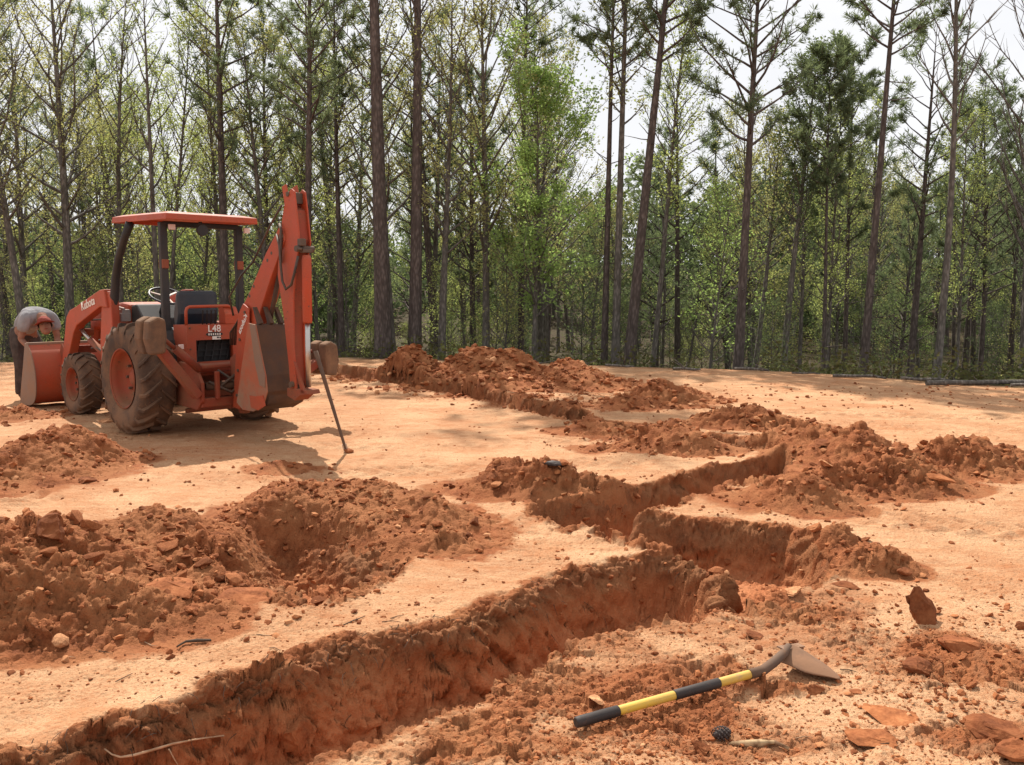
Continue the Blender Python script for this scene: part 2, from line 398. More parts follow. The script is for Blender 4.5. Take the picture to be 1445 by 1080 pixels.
def bark_material(name, a, b):
    t = NT(name)
    n = t.noise(9, 5, .65, stretch=(1, 1, .22)); v = t.n('ShaderNodeTexVoronoi'); v.inputs['Scale'].default_value = 22
    mp = t.n('ShaderNodeMapping'); mp.inputs['Scale'].default_value = (1, 1, .3); t.l(t.coord(), mp.inputs[0]); t.l(mp.outputs[0], v.inputs['Vector'])
    c = t.ramp(n, [(.3, a), (.7, b)])
    c = t.mix(t.ramp(v.outputs['Distance'], [(.2, 0.), (.6, .6)]), c, tuple(x * .45 for x in a))
    return t.pbr(c, .9, 0, t.bump(v.outputs['Distance'], .6, .02, t.bump(n, .5, .03)), .15)
M_BARKP = bark_material('pine_bark', (.078, .060, .052), (.18, .145, .128))
M_BARKD = bark_material('grey_bark', (.11, .095, .08), (.26, .23, .20))

def paint_material(name, a, rough=.45, dust=.35, dcol=(.42, .22, .11), wear=.15, metal=0):
    t = NT(name)
    g = t.ramp(t.noise(3.2, 7, .7), [(.40, 0.), (.66, 1.)])
    sp = t.ramp(t.noise(42, 5, .65), [(.60, 0.), (.66, 1.)])
    chip = t.math('MULTIPLY', t.ramp(t.noise(26, 6, .75), [(.60, 0.), (.63, 1.)]), t.ramp(t.noise(3.0, 3), [(.45, 0.), (.6, 1.)]))
    scr = t.ramp(t.noise(16, 4, .6, stretch=(1, 1, 9)), [(.64, 0.), (.68, 1.)])
    geo = t.n('ShaderNodeNewGeometry'); sx = t.n('ShaderNodeSeparateXYZ'); t.l(geo.outputs['Normal'], sx.inputs[0])
    sp_ = t.n('ShaderNodeSeparateXYZ'); t.l(geo.outputs['Position'], sp_.inputs[0])
    low = t.math('MULTIPLY', t.math('SUBTRACT', 1.25, sp_.outputs['Z']), .7, True)
    top = t.math('MULTIPLY', t.math('MAXIMUM', sx.outputs['Z'], 0), .45)
    f = t.math('MULTIPLY', t.math('ADD', t.math('ADD', g, top), t.math('MULTIPLY', low, t.math('ADD', sp, .5))), dust, True)
    c = t.mix(t.ramp(t.noise(1.9, 4), [(.35, 0.), (.65, .6)]), a, tuple(min(1, x * .62 + .03) for x in a))
    c = t.mix(t.math('MULTIPLY', sp, wear * .8), c, tuple(x * .55 for x in dcol))
    c = t.mix(t.math('MULTIPLY', scr, wear), c, tuple(min(1, x * 1.3 + .06) for x in a))
    c = t.mix(f, c, dcol); c = t.mix(t.math('MULTIPLY', chip, min(1, wear * 2.2)), c, (.09, .05, .035))
    r = t.math('ADD', t.math('MULTIPLY', f, .5), rough, True)
    return t.pbr(c, r, metal, t.bump(g, .25, .004, t.bump(t.noise(90, 3), .15, .002)), .35)
M_ORANGE = paint_material('orange_paint', (.42, .055, .015), .50, .30, (.25, .11, .055), .45)
M_ORANGE_D = paint_material('dusty_orange_paint', (.28, .038, .014), .62, .55, (.21, .10, .05), .5)
M_MUDSTEEL = paint_material('muddy_steel', (.06, .035, .024), .75, .7, (.13, .065, .036), .4)
M_EARTHSTEEL = paint_material('earth_scoured_steel', (.22, .14, .10), .6, .6, (.30, .16, .09), .4)
M_MIXSTEEL = paint_material('scraped_orange_steel', (.40, .085, .032), .6, .9, (.27, .17, .11), .4)
M_RUBBER = paint_material('dusty_rubber', (.035, .032, .03), .85, .95, (.20, .115, .065), .1)
M_RUBBER2 = paint_material('clay_caked_rubber', (.045, .032, .026), .9, .8, (.19, .105, .06), .1)
M_PAD = paint_material('clay_caked_pad', (.11, .065, .04), .85, .75, (.25, .14, .08), .4)
M_BLACK = paint_material('black_paint', (.014, .014, .015), .55, .2, (.12, .07, .05), .1)
M_SEAT = paint_material('seat_vinyl', (.012, .018, .028), .35, .12, (.2, .12, .08), .05)
M_HOSE = paint_material('hose_rubber', (.018, .017, .017), .55, .2)
M_STEEL = paint_material('bare_steel', (.55, .53, .50), .28, .15, metal=.9)
M_IRON = paint_material('dark_iron', (.10, .075, .06), .6, .5, (.22, .12, .07), .2, metal=.4)
M_WHITE = NT('white_lettering').pbr((.72, .66, .6), .6)
M_CREAM = NT('cream_lens').pbr((.70, .55, .50), .3)
M_DARKHOLE = paint_material('black_mesh', (.012, .012, .013), .8, .2, (.06, .04, .03))
M_GREYM = paint_material('grey_casting', (.38, .34, .32), .5, .3, metal=.3)

# ---------------------------------------------------------------- ground sheet
def fan_rows():
    ys = list(-np.geomspace(90, 2.0, 26)) + list(np.linspace(-1.4, 1.9, 22))
    y = 2.0
    while y < 24: ys.append(y); y += (.0017 if y < 6.3 else .0026) * y
    while y < 420: ys.append(y); y *= 1.022
    return np.array(ys)
ROWS = fan_rows()
COLS = np.concatenate([-np.geomspace(4, .85, 24), np.linspace(-.84, -.635, 70), np.linspace(-.63, .63, 900), np.linspace(.635, .84, 70), np.geomspace(.85, 4, 24)])
def grid_displace(P, n, nr, nc):
    '''push a smooth sheet out along its own normals by n'''
    G = P.reshape(nr, nc, 3); di = np.gradient(G, axis=0); dj = np.gradient(G, axis=1)
    N = np.cross(dj, di); N /= np.maximum(np.linalg.norm(N, axis=2, keepdims=True), 1e-12)
    N = np.where(N[..., 2:3] < 0, -N, N)
    return P + N.reshape(-1, 3) * n[:, None]
def build_ground():
    wd = np.where(ROWS > 1.6, ROWS, 1.6 + np.maximum(0, -ROWS) * .9)
    Y = np.repeat(ROWS[:, None], len(COLS), 1); X = COLS[None, :] * wd[:, None]
    x = X.ravel(); y = Y.ravel()
    z, lo, dep, e = terrain(x, y); fr, rub = fine_rough(x, y, lo, e, z)
    # loosen ground around piles
    lz = np.zeros(x.shape)
    for k, bx in enumerate(PILE_BOX):
        m = (x > bx[0] - .4) & (x < bx[1] + .4) & (y > bx[2] - .4) & (y < bx[3] + .4)
        h = pile_height(x[m], y[m], k)
        lz[m] = np.maximum(lz[m], sstep(-.030, -.004, h + .012 * fbm(x[m] * 4, y[m] * 4, 3, 90)))
    loose = np.clip(np.maximum(lo, np.maximum(lz * .8, rub * .42 * (1 - sstep(5.5, 8, y)))), 0, 1)
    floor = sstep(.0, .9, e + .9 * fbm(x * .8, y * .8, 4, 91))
    nr, nc = Y.shape
    V = grid_displace(np.stack([x, y, z], 1), fr, nr, nc)
    idx = np.arange(nr * nc).reshape(nr, nc)
    Fc = np.stack([idx[:-1, :-1], idx[:-1, 1:], idx[1:, 1:], idx[1:, :-1]], -1).reshape(-1, 4)
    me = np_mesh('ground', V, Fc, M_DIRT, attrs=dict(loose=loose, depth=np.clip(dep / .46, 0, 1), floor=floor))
    o = link_mesh('ground', me); tag(o, kind='structure')
    return o
build_ground()

def build_pile(k):
    bx = PILE_BOX[k]; yc = (bx[2] + bx[3]) / 2
    st = max(.0068, .0021 * yc)
    xs = np.arange(bx[0], bx[1], st); ys = np.arange(bx[2], bx[3], st * 1.15)
    X, Y = np.meshgrid(xs, ys); x = X.ravel(); y = Y.ravel()
    z, lo, dep, e = terrain(x, y)
    h0, nn = pile_height(x, y, k, True)
    h0 = h0 - dep * .25
    Vf = grid_displace(np.stack([x, y, z + h0], 1), nn, len(ys), len(xs)); ph = h0 + nn
    idx = np.arange(len(x)).reshape(X.shape)
    Fc = np.stack([idx[:-1, :-1], idx[:-1, 1:], idx[1:, 1:], idx[1:, :-1]], -1).reshape(-1, 4)
    keep = (ph[Fc].max(1) > -.022) & (dep[Fc].max(1) < .33)
    Fc = Fc[keep]; used = np.unique(Fc); remap = np.full(len(x), -1); remap[used] = np.arange(len(used))
    V = Vf[used]
    cx, cy = PB[k][1][0][:2]
    c0 = np.array([cx, cy, 0]); V = V - c0
    n = len(used)
    me = np_mesh('dirt_pile', V, remap[Fc], M_DIRT, attrs=dict(loose=np.ones(n), depth=np.zeros(n), floor=np.zeros(n)))
    o = link_mesh('dirt_pile', me); o.location = c0
    tag(o, PB[k][0], 'dirt pile', 'heaps of dug-out clay')
for k in range(len(PB)): build_pile(k)
# ---------------------------------------------------------------- clods and stones
def rock_verts(rng, sub=1, flat=1.0, planes=7, elong=1.0):
    bm = bmesh.new(); bmesh.ops.create_icosphere(bm, subdivisions=sub, radius=1)
    V = np.array([v.co[:] for v in bm.verts]); Fc = np.array([[v.index for v in f.verts] for f in bm.faces]); bm.free()
    for _ in range(planes):
        n = rng.normal(size=3); n /= np.linalg.norm(n); c = rng.uniform(.35, .75)
        d = V @ n; V = V - np.outer(np.maximum(d - c, 0), n)
    V += rng.normal(size=V.shape) * (.03 if sub > 1 else .09)
    V *= np.array([elong, 1, flat]); return V, Fc
rng = np.random.default_rng(5)
def rotm(rng, tilt=3.14):
    a = rng.uniform(0, 6.28); b = rng.uniform(-tilt, tilt); c = rng.uniform(-tilt, tilt)
    return np.array((Matrix.Rotation(a, 3, 'Z') @ Matrix.Rotation(b, 3, 'X') @ Matrix.Rotation(c, 3, 'Y')))
# (label, cat, px, py, size m, flat, elong, tilt, rz, tint)
STONES = [
    ('largest upright slab of dark red clay right of the shovel blade', 'rock', 1304, 868, .165, .55, .85, (1.2, .1), .5, .05),
    ('flat-topped red boulder lying at the foot of the upright slab', 'rock', 1345, 908, .105, .45, 1.2, (.1, .1), .2, .4),
    ('dark thin slab lying flat on the pale ground by the end of the cross trench', 'rock', 1196, 826, .070, .2, 1.3, (.12, .05), -.1, .1),
    ('pale flat stone beside the mouth of the near trench', 'rock', 1117, 835, .066, .22, 1.2, (.1, -.1), .1, .97),
    ('square dark clod at the foot of the slumped heap', 'clod', 1277, 806, .045, .6, 1.2, (.2, .1), .4, .1),
    ('upper of two thin tan flakes in the right foreground', 'rock', 1262, 1012, .088, .16, 1.5, (.15, .12), -.5, .75),
    ('lower of two thin tan flakes in the right foreground', 'rock', 1240, 1042, .090, .18, 1.4, (.2, .1), -.35, .62),
    ('dark squarish clod left of the bark strip in the foreground', 'clod', 992, 1060, .040, .7, 1.0, (.3, .3), .6, .12),
    ('pale pointed stone just above the black handle grip', 'rock', 842, 988, .040, .45, 1.2, (.2, .3), .2, 1.0),
    ('red block cut off by the lower right corner', 'rock', 1432, 1062, .085, .6, 1.3, (.1, .1), .1, .3),
    ('dark layered slab above the lower right corner', 'rock', 1412, 1032, .095, .35, 1.5, (.1, .1), .1, .12),
    ('dark round clod at the right edge beyond the upright slab', 'clod', 1440, 884, .05, .7, 1.0, (.2, .2), .1, .1),
    ('long flat red slab at the near lip of the pit', 'rock', 348, 842, .11, .25, 1.5, (.15, .1), .15, .45),
    ('red slab leaning between the left heap and the pit', 'rock', 246, 830, .10, .3, 1.6, (.3, .1), -.3, .5),
    ('brick-coloured clod below the left heap', 'clod', 268, 862, .055, .7, 1.1, (.2, .2), .3, .35),
    ('small loose red clod on the pale strip below the left heap', 'clod', 205, 899, .045, .7, 1.1, (.2, .1), .3, .4),
    ('dark round clod lying alone beside the left edge heap', 'clod', 124, 676, .07, .7, 1.1, (.2, .2), .2, .15),
    ('dark boulder set in the top of the left heap', 'rock', 76, 756, .10, .9, 1.0, (.2, .2), .2, .05),
    ('black chunk lying on the crest of the middle spoil heap', 'chunk', 780, 654, .060, .4, 1.6, (.1, .15), .1, .0),
    ('flat stone on the left foot of the middle spoil heap', 'rock', 680, 722, .075, .35, 1.3, (.4, .2), .3, .7),
    ('pale slab lying below the crest of the tallest brown heap', 'rock', 1165, 655, .08, .3, 1.3, (.3, .5), .8, .98),
    ('dark slab on top of the tallest brown heap', 'rock', 1165, 626, .09, .35, 1.5, (.25, .1), .1, .1),
    ('long tan plank-like slab sliding down the right side of the tallest heap', 'rock', 1320, 674, .075, .2, 2.0, (.2, .2), -.7, .75),
    ('pale stone on the packed clay beside the front tractor wheel', 'rock', 152, 593, .10, .35, 1.3, (.1, .1), .1, 1.0),
    ('small brick-like block standing on the rim of the cross trench', 'rock', 1150, 745, .06, .8, .9, (.2, .2), .3, .8),
    ('large clod half buried in the wall of the near trench', 'clod', 412, 1045, .10, .8, 1.0, (.2, .2), .3, .3),
    ('stepped dark flake above the shovel socket', 'rock', 1068, 898, .055, .25, 1.5, (.2, .2), .4, .05),
    ('dark flake in front of the shovel blade', 'rock', 1150, 975, .045, .5, 1.3, (.2, .3), .3, .25),
    ('small flat stone on the smooth clay beyond the blade tip', 'rock', 1208, 977, .026, .4, 1.3, (.1, .1), .1, .4),
    ('cracked dark clod right of the shovel tip', 'clod', 1300, 944, .07, .5, 1.2, (.2, .2), .1, .1),
]
def material_tint(tint): return tint
for i, (lab, cat, px, py, sz, fl, el, tl, rz, ti) in enumerate(STONES):
    r_ = np.random.default_rng(100 + i)
    V, Fc = rock_verts(r_, 3, fl, 11, el); V = V + .05 * np.stack([vnoise(V[:, 0] * 3, V[:, 1] * 3 + V[:, 2] * 2, i)] * 3, 1) * .6
    R = np.array(Matrix.Rotation(rz, 3, 'Z') @ Matrix.Rotation(tl[0], 3, 'X') @ Matrix.Rotation(tl[1], 3, 'Y'))
    V = (V * sz) @ R.T
    nm = {'rock': 'rock', 'clod': 'dirt_clod', 'chunk': 'black_chunk'}[cat]
    me = np_mesh(nm, V, Fc, M_BLACK if cat == 'chunk' else M_STONE, 3, False, dict(tint=np.full(len(V), ti)))
    x, y, z = hit(px, py + sz * fl * .6 * F / 9)
    z = gz(x, y)
    o = link_mesh(nm, me); o.location = (x, y, z + sz * fl * .35); tag(o, lab, cat)

# countable middling clods, copies of eight shapes
PROTO = []
for i in range(10):
    r_ = np.random.default_rng(300 + i)
    V, Fc = rock_verts(r_, 2, r_.uniform(.3, .75), 14, r_.uniform(.9, 1.6))
    PROTO.append(np_mesh('dirt_clod', V, Fc, M_CLOD, 3, False, dict(tint=np.full(len(V), r_.uniform(0, .6)))))
def near_of(px, py): return at(px, py)
random.seed(4)
ZONES = [  # phrase, px centre, spread px, count, size range
    ('on the left foreground heap', (120, 830), (110, 60), 54, (.028, .065)),
    ('in the rubble between the left heap and the pit', (290, 820), (70, 35), 30, (.03, .07)),
    ('on the ridge behind the pit', (500, 730), (110, 28), 48, (.025, .062)),
    ('on the bottom of the pit', (430, 815), (60, 28), 34, (.022, .07)),
    ('on the middle spoil heap', (780, 700), (80, 22), 24, (.028, .07)),
    ('in the nearer cross trench', (1050, 790), (80, 28), 24, (.025, .07)),
    ('on the tallest brown heap', (1210, 665), (80, 30), 24, (.025, .055)),
    ('on the loose ground right of the shovel', (1340, 920), (90, 70), 34, (.012, .035)),
    ('around the slumped heap', (1225, 785), (50, 25), 14, (.02, .045)),
]
for phrase, (cx, cy), (sx, sy), n, (s0, s1) in ZONES:
    for j in range(n):
        px = random.gauss(cx, sx * .6); py = random.gauss(cy, sy * .6); x, y = at(px, py)
        s = s0 + (s1 - s0) * random.random() ** 2.2
        o = link_mesh('dirt_clod', random.choice(PROTO)); o.location = (x, y, gz(x, y) + s * .22)
        o.scale = (s, s * random.uniform(.8, 1.1), s); o.rotation_euler = (random.uniform(-.5, .5), random.uniform(-.5, .5), random.uniform(0, 6.28))
        tag(o, 'small angular red-brown clod lying ' + phrase, 'clod', 'small clods ' + phrase)

# countless crumbs: one object
def crumbs():
    r_ = np.random.default_rng(9)
    P = []; S = []
    def scat(n, px, py, sx, sy, s0, s1, g=True):
        a = r_.normal(px, sx, n) if g else r_.uniform(px - sx, px + sx, n)
        b = r_.normal(py, sy, n) if g else r_.uniform(py - sy, py + sy, n)
        b = np.clip(b, 500, 1150)
        for u, v in zip(a, b):
            P.append(at(u, v)); S.append(s0 + (s1 - s0) * r_.random() ** 3)
    for lab, bs in PB:
        for (bx, by, bh, rx, ry) in bs:
            n = int(min(700, 330 * rx * ry / (.16 + .015 * by)))
            xs = r_.normal(bx, rx * .75, n); ys = r_.normal(by, ry * .75, n)
            sc = max(.006, .0011 * by)
            for u, v in zip(xs, ys): P.append((u, v)); S.append(sc * (.55 + 4.2 * r_.random() ** 5))
    scat(3600, 1000, 990, 420, 120, .0018, .007, False); scat(260, 1150, 1000, 330, 110, .004, .020, False); scat(1500, 920, 1030, 120, 45, .002, .012); scat(900, 1330, 940, 90, 60, .002, .014); scat(700, 1120, 870, 130, 25, .002, .014)
    scat(900, 900, 1040, 160, 60, .003, .016)
    scat(500, 1340, 930, 100, 80, .004, .022)
    scat(900, 1000, 800, 150, 50, .004, .028)
    scat(600, 430, 800, 90, 40, .006, .03)
    scat(600, 650, 960, 120, 50, .003, .014)
    scat(1500, 500, 920, 560, 70, .002, .010, False)
    scat(700, 700, 620, 720, 70, .005, .02, False)
    scat(300, 1100, 560, 340, 18, .015, .04, False)
    P = np.array(P); S = np.array(S)
    base = [rock_verts(np.random.default_rng(50 + i), 1, .65, 5, 1.2) for i in range(14)]
    Z = surface(P[:, 0], P[:, 1])
    VV = []; FF = []; TT = []; off = 0
    for i in range(len(P)):
        V, Fc = base[i % 14]
        R = rotm(r_, .6); v = (V * S[i]) @ R.T + np.array([P[i, 0], P[i, 1], Z[i] + S[i] * .15])
        VV.append(v); FF.append(Fc + off); off += len(V); TT.append(np.full(len(V), r_.random() ** 1.5 * .97))
    me = np_mesh('clay_crumbs', np.concatenate(VV), np.concatenate(FF), M_CLOD, 3, False, dict(tint=np.concatenate(TT)))
    o = link_mesh('clay_crumbs', me); tag(o, 'countless small crumbs and chips of red clay strewn over heaps and ground', 'rubble', kind='stuff')
crumbs()

# pinecone, bark strip, root, twigs
def on_ground(pts, lift=.01): return [(x, y, gz(x, y) + lift) for x, y in pts]
M_CONE = NT('cone_scales').pbr((.055, .04, .035), .8)
M_WOOD = NT('torn_wood'); M_WOOD = M_WOOD.pbr(M_WOOD.ramp(M_WOOD.noise(30, 5, .6, stretch=(1, .2, 1)), [(.38, (.16, .08, .04)), (.6, (.48, .33, .18))]), .85)
M_ROOT = NT('pale_root'); M_ROOT = M_ROOT.pbr(M_ROOT.ramp(M_ROOT.noise(20, 4), [(.3, (.30, .17, .09)), (.7, (.55, .36, .22))]), .85)
M_TWIG = NT('dark_twig').pbr((.07, .045, .03), .9)
x, y = at(1018, 1040); cone = empty('pinecone', (x, y, gz(x, y) + .018), .35)
tag(cone, 'small black pinecone lying beside the torn bark strip', 'pinecone')
mb = MB(); mb.tube([(-.032, 0, 0), (-.02, 0, 0), (0, 0, 0), (.02, 0, 0), (.033, 0, 0)], [.006, .014, .017, .012, .004], 10); mb.build('core', M_CONE, cone)
mb = MB()
for i in range(70):
    t = i / 70; xx = -.03 + .06 * t; rr = .019 * math.sin(math.pi * (.15 + .8 * t)) ** .7 + .004; a = i * 2.4
    c = Vector((xx, rr * math.cos(a), rr * math.sin(a))); nrm = Vector((.55, math.cos(a), math.sin(a))).normalized(); sd = nrm.cross(Vector((1, 0, 0))).normalized(); up = sd.cross(nrm)
    mb.add([c - sd * .006 - up * .001, c + sd * .006 - up * .001, c + sd * .004 + nrm * .006 + up * .002, c - sd * .004 + nrm * .006 + up * .002, c + nrm * .004 - up * .004], [(0, 1, 2, 3), (0, 4, 1), (1, 4, 2), (2, 4, 3), (3, 4, 0)])
mb.build('scales', M_CONE, cone)
def strip(name, pts, rad, mat, lab, cat, n=7, flat=1.0, lift=.01, jag=0):
    P3 = [(h[0], h[1] - .012, h[2] + lift * .5) for h in (hit(*p) for p in pts)] if name == 'root' else on_ground([at(*p) for p in pts], lift); c = Vector(P3[0])
    P3 = [Vector(p) - c for p in P3]
    mb = MB(); mb.tube(P3, rad, n)
    if jag:
        random.seed(3); mb.v = [tuple(a + random.uniform(-jag, jag) for a in v) for v in mb.v]
    o = mb.build(name, mat); o.location = c; tag(o, lab, cat); return o
strip('bark_strip', [(1032, 1048), (1050, 1050), (1072, 1051), (1092, 1053), (1112, 1056)], [.004, .012, .014, .011, .004], M_WOOD, 'pale torn strip of wood lying below the shovel', 'wood', n=5, jag=.006, lift=.010)
strip('root', [(150, 1062), (160, 1070), (172, 1074), (190, 1071), (215, 1064), (245, 1055), (280, 1048), (318, 1043)], [.002, .0035, .0045, .0042, .004, .0036, .003, .002], M_ROOT, 'long thin pale root sticking out of the near trench bank', 'root', lift=.04, jag=.0015)
strip('root', [(240, 1060), (248, 1075), (256, 1088)], [.003, .0025, .002], M_ROOT, 'short pale rootlet hanging below the long root', 'root', lift=.03)
strip('twig', [(250, 915), (262, 908), (278, 908), (298, 905)], [.004, .006, .007, .004], M_TWIG, 'dark crooked twig on the pale strip left of the near trench', 'twig', lift=.012, jag=.002)
strip('twig', [(163, 962), (172, 957), (187, 951)], [.002, .002, .0015], M_TWIG, 'tiny thin twig on the pale strip near the left trench rim', 'twig', lift=.006)
strip('twig', [(485, 882), (500, 875), (515, 870)], [.003, .003, .002], M_TWIG, 'short dark twig on the pale ground below the pit', 'twig', lift=.006)

for i in range(14):
    r_ = random.Random(900 + i); px, py = (r_.uniform(60, 760), r_.uniform(870, 960)) if i % 2 else (r_.uniform(780, 1430), r_.uniform(840, 1070))
    if i % 2 and py > 1010 - px * .22: py = 1000 - px * .22
    a = r_.uniform(-.5, .5); L_ = r_.uniform(14, 34)
    strip('twig', [(px, py), (px + L_ * math.cos(a) * .5, py + L_ * math.sin(a) * .5 + r_.uniform(-3, 3)), (px + L_ * math.cos(a), py + L_ * math.sin(a))], [.0022, .002, .001], M_TWIG if i % 3 else M_ROOT, 'short thin broken twig lying loose on the clay in the foreground', 'twig', n=5, lift=.005)['group'] = 'short twigs strewn over the foreground clay'
def rootlets():
    r_ = random.Random(12); mb = MB()
    for i in range(130):
        px = r_.uniform(-10, 620) if i % 3 else r_.uniform(620, 960)
        rim = float(np.interp(px, [0, 60, 180, 300, 400, 520, 600, 700, 800, 950], [1062, 1046, 1008, 966, 938, 900, 882, 846, 808, 780]))
        x, y = at(px, rim + r_.uniform(-8, 20)); p = Vector((x, y, gz(x, y) + .004)); pts = [p]; d = Vector((r_.uniform(-1, 1), r_.uniform(-1.2, -.1), r_.uniform(-.3, .5))).normalized()
        for k in range(3): d = (d + Vector((r_.uniform(-.4, .4), r_.uniform(-.2, .1), -.3))).normalized(); p = p + d * r_.uniform(.012, .035); pts.append(p)
        mb.tube(pts, [.0018, .0015, .0012, .0007], 3, cap=False)
    o = mb.build('rootlets', M_TWIG); tag(o, 'fine broken rootlets hanging from the rim of the near trench', 'rootlets', kind='stuff')
rootlets()

# ---------------------------------------------------------------- shovel
def build_shovel():
    h1 = hit(812, 1024); h2 = hit(1062, 956); zb = h2[2]
    a = Vector((*at(812, 1020, h1[2] + .03), h1[2] + .03)); b = Vector((*at(1060, 951, h2[2] + .055), h2[2] + .055))
    root = empty('shovel', a); tag(root, 'round-point shovel with a striped black and yellow handle lying on the clay', 'shovel')
    M_Y = paint_material('yellow_grip', (.74, .48, .03), .45, .4, (.5, .3, .15), .25)
    d = b - a; cuts = [(0, .225, M_BLACK), (.225, .535, M_Y), (.535, .80, M_BLACK), (.80, 1.0, M_Y)]
    for i, (t0, t1, m) in enumerate(cuts):
        mb = MB(); r = .0175 if m is M_Y else .0195
        p0 = d * t0; p1 = d * t1; dn = d.normalized()
        if i == 0: mb.tube([p0, p0 + dn * .004, p0 + dn * .02, p1 - dn * .003, p1], [.016, .0195, .0205, .0205, .019], 20)
        else: mb.tube([p0, p0 + dn * .002, p1 - dn * .002, p1], [r - .001, r, r, r - .001], 20)
        mb.build('handle', m, root)
    # steel neck: curves up, then over into the blade
    ht = hit(1186, 952); hs = hit(1112, 960)
    tip = Vector((*at(1188, 949, ht[2] + .045), ht[2] + .045)) - a; sh = Vector((*at(1116, 914, hs[2] + .085), hs[2] + .085)) - a
    dn = d.normalized(); mb = MB()
    q = [d - dn * .01, d + dn * .06, d.lerp(sh, .45) + Vector((.015, -.01, .002)), d.lerp(sh, .72) + Vector((.012, -.004, .006)), sh + Vector((-.012, -.004, .004)), sh + Vector((.02, -.01, -.002))]
    mb.tube(q, [.0205, .0205, .020, .0185, .017, .010], 16); nk = mb.build('neck', M_IRON, root)
    # blade, convex side up: local u along blade, v across
    u = (tip - sh); Lb = u.length; u.normalize()
    v = u.cross(Vector((0, 0, 1))).normalized(); tiltv = Matrix.Rotation(math.radians(-12), 3, u)
    v = tiltv @ v; w = v.cross(u).normalized()
    if w.z < 0: w = -w
    nu, nv = 26, 22; V = []
    for layer in (0, 1):
        for i in range(nu + 1):
            t = i / nu; half = .094 * (1 - .06 * t) * (1 - max(0, (t - .42) / .58) ** 1.9) ** .75 if t < 1 else .002
            half = max(half, .002)
            for j in range(nv + 1):
                sgn = 2 * j / nv - 1; yv = sgn * half
                arch = .062 * (1 - (yv / .105) ** 2) - .062 + .018 * math.exp(-((sgn) / .25) ** 2) * max(0, 1 - t * 2.2)
                zz = arch - .03 * t * t + .01 * math.sin(t * 3.1) - (.0035 if layer else 0)
                if t < .04: zz += .012 * (abs(sgn) > .3)
                V.append(sh + u * (t * Lb) + v * yv + w * zz)
    m = nv + 1; off = (nu + 1) * m; fs = []
    for i in range(nu):
        for j in range(nv):
            q0 = i * m + j; fs.append((q0, q0 + 1, q0 + m + 1, q0 + m)); fs.append((off + q0, off + q0 + m, off + q0 + m + 1, off + q0 + 1))
    for j in range(nv): fs.append((j, off + j, off + j + 1, j + 1)); q0 = nu * m + j; fs.append((q0, q0 + 1, off + q0 + 1, off + q0))
    for i in range(nu):
        q0 = i * m; fs.append((q0, q0 + m, off + q0 + m, off + q0)); q0 = i * m + nv; fs.append((q0, off + q0, off + q0 + m, q0 + m))
    mb = MB(); mb.add(V, fs, True); bl = mb.build('blade', paint_material('worn_blade_steel', (.075, .052, .04), .65, .8, (.24, .125, .07), .8, metal=0), root)
    mb = MB()
    for sg in (-1, 1):
        for k in range(2):
            p0 = sh + v * (sg * (.03 + .04 * k)) + w * .004; mb.bar(p0 + v * (-.024 * sg), p0 + v * (.022 * sg), .034, .006, w)
    mb.build('step', M_EARTHSTEEL, root)
build_shovel()
# ---------------------------------------------------------------- the tractor with loader and backhoe
OT = Vector((-3.67, 10.3, 0)); AT = math.radians(46)
tz = float(terrain(np.array([OT.x]), np.array([OT.y]))[0][0])
TR = empty('backhoe_tractor', (OT.x, OT.y, tz + .0), AT)
tag(TR, 'muddy orange compact tractor with front loader, canopy and folded backhoe parked on the clay', 'tractor')
def text_mesh(name, body, size, mat, parent, loc, rot, ext=.002):
    cu = bpy.data.curves.new(name, 'FONT'); cu.body = body; cu.size = size; cu.extrude = ext; cu.align_x = 'CENTER'; cu.align_y = 'CENTER'; cu.offset = size * .012
    tmp = bpy.data.objects.new(name, cu); col.objects.link(tmp)
    me = bpy.data.meshes.new_from_object(tmp); bpy.data.objects.remove(tmp)
    me.materials.clear(); me.materials.append(mat)
    o = link_mesh(name, me, parent); o.matrix_basis = Matrix.Translation(loc) @ rot.to_4x4(); return o
def frame_rot(xdir, ydir):
    x = Vector(xdir).normalized(); y = Vector(ydir).normalized(); z = x.cross(y).normalized(); y = z.cross(x)
    return Matrix((x, y, z)).transposed()

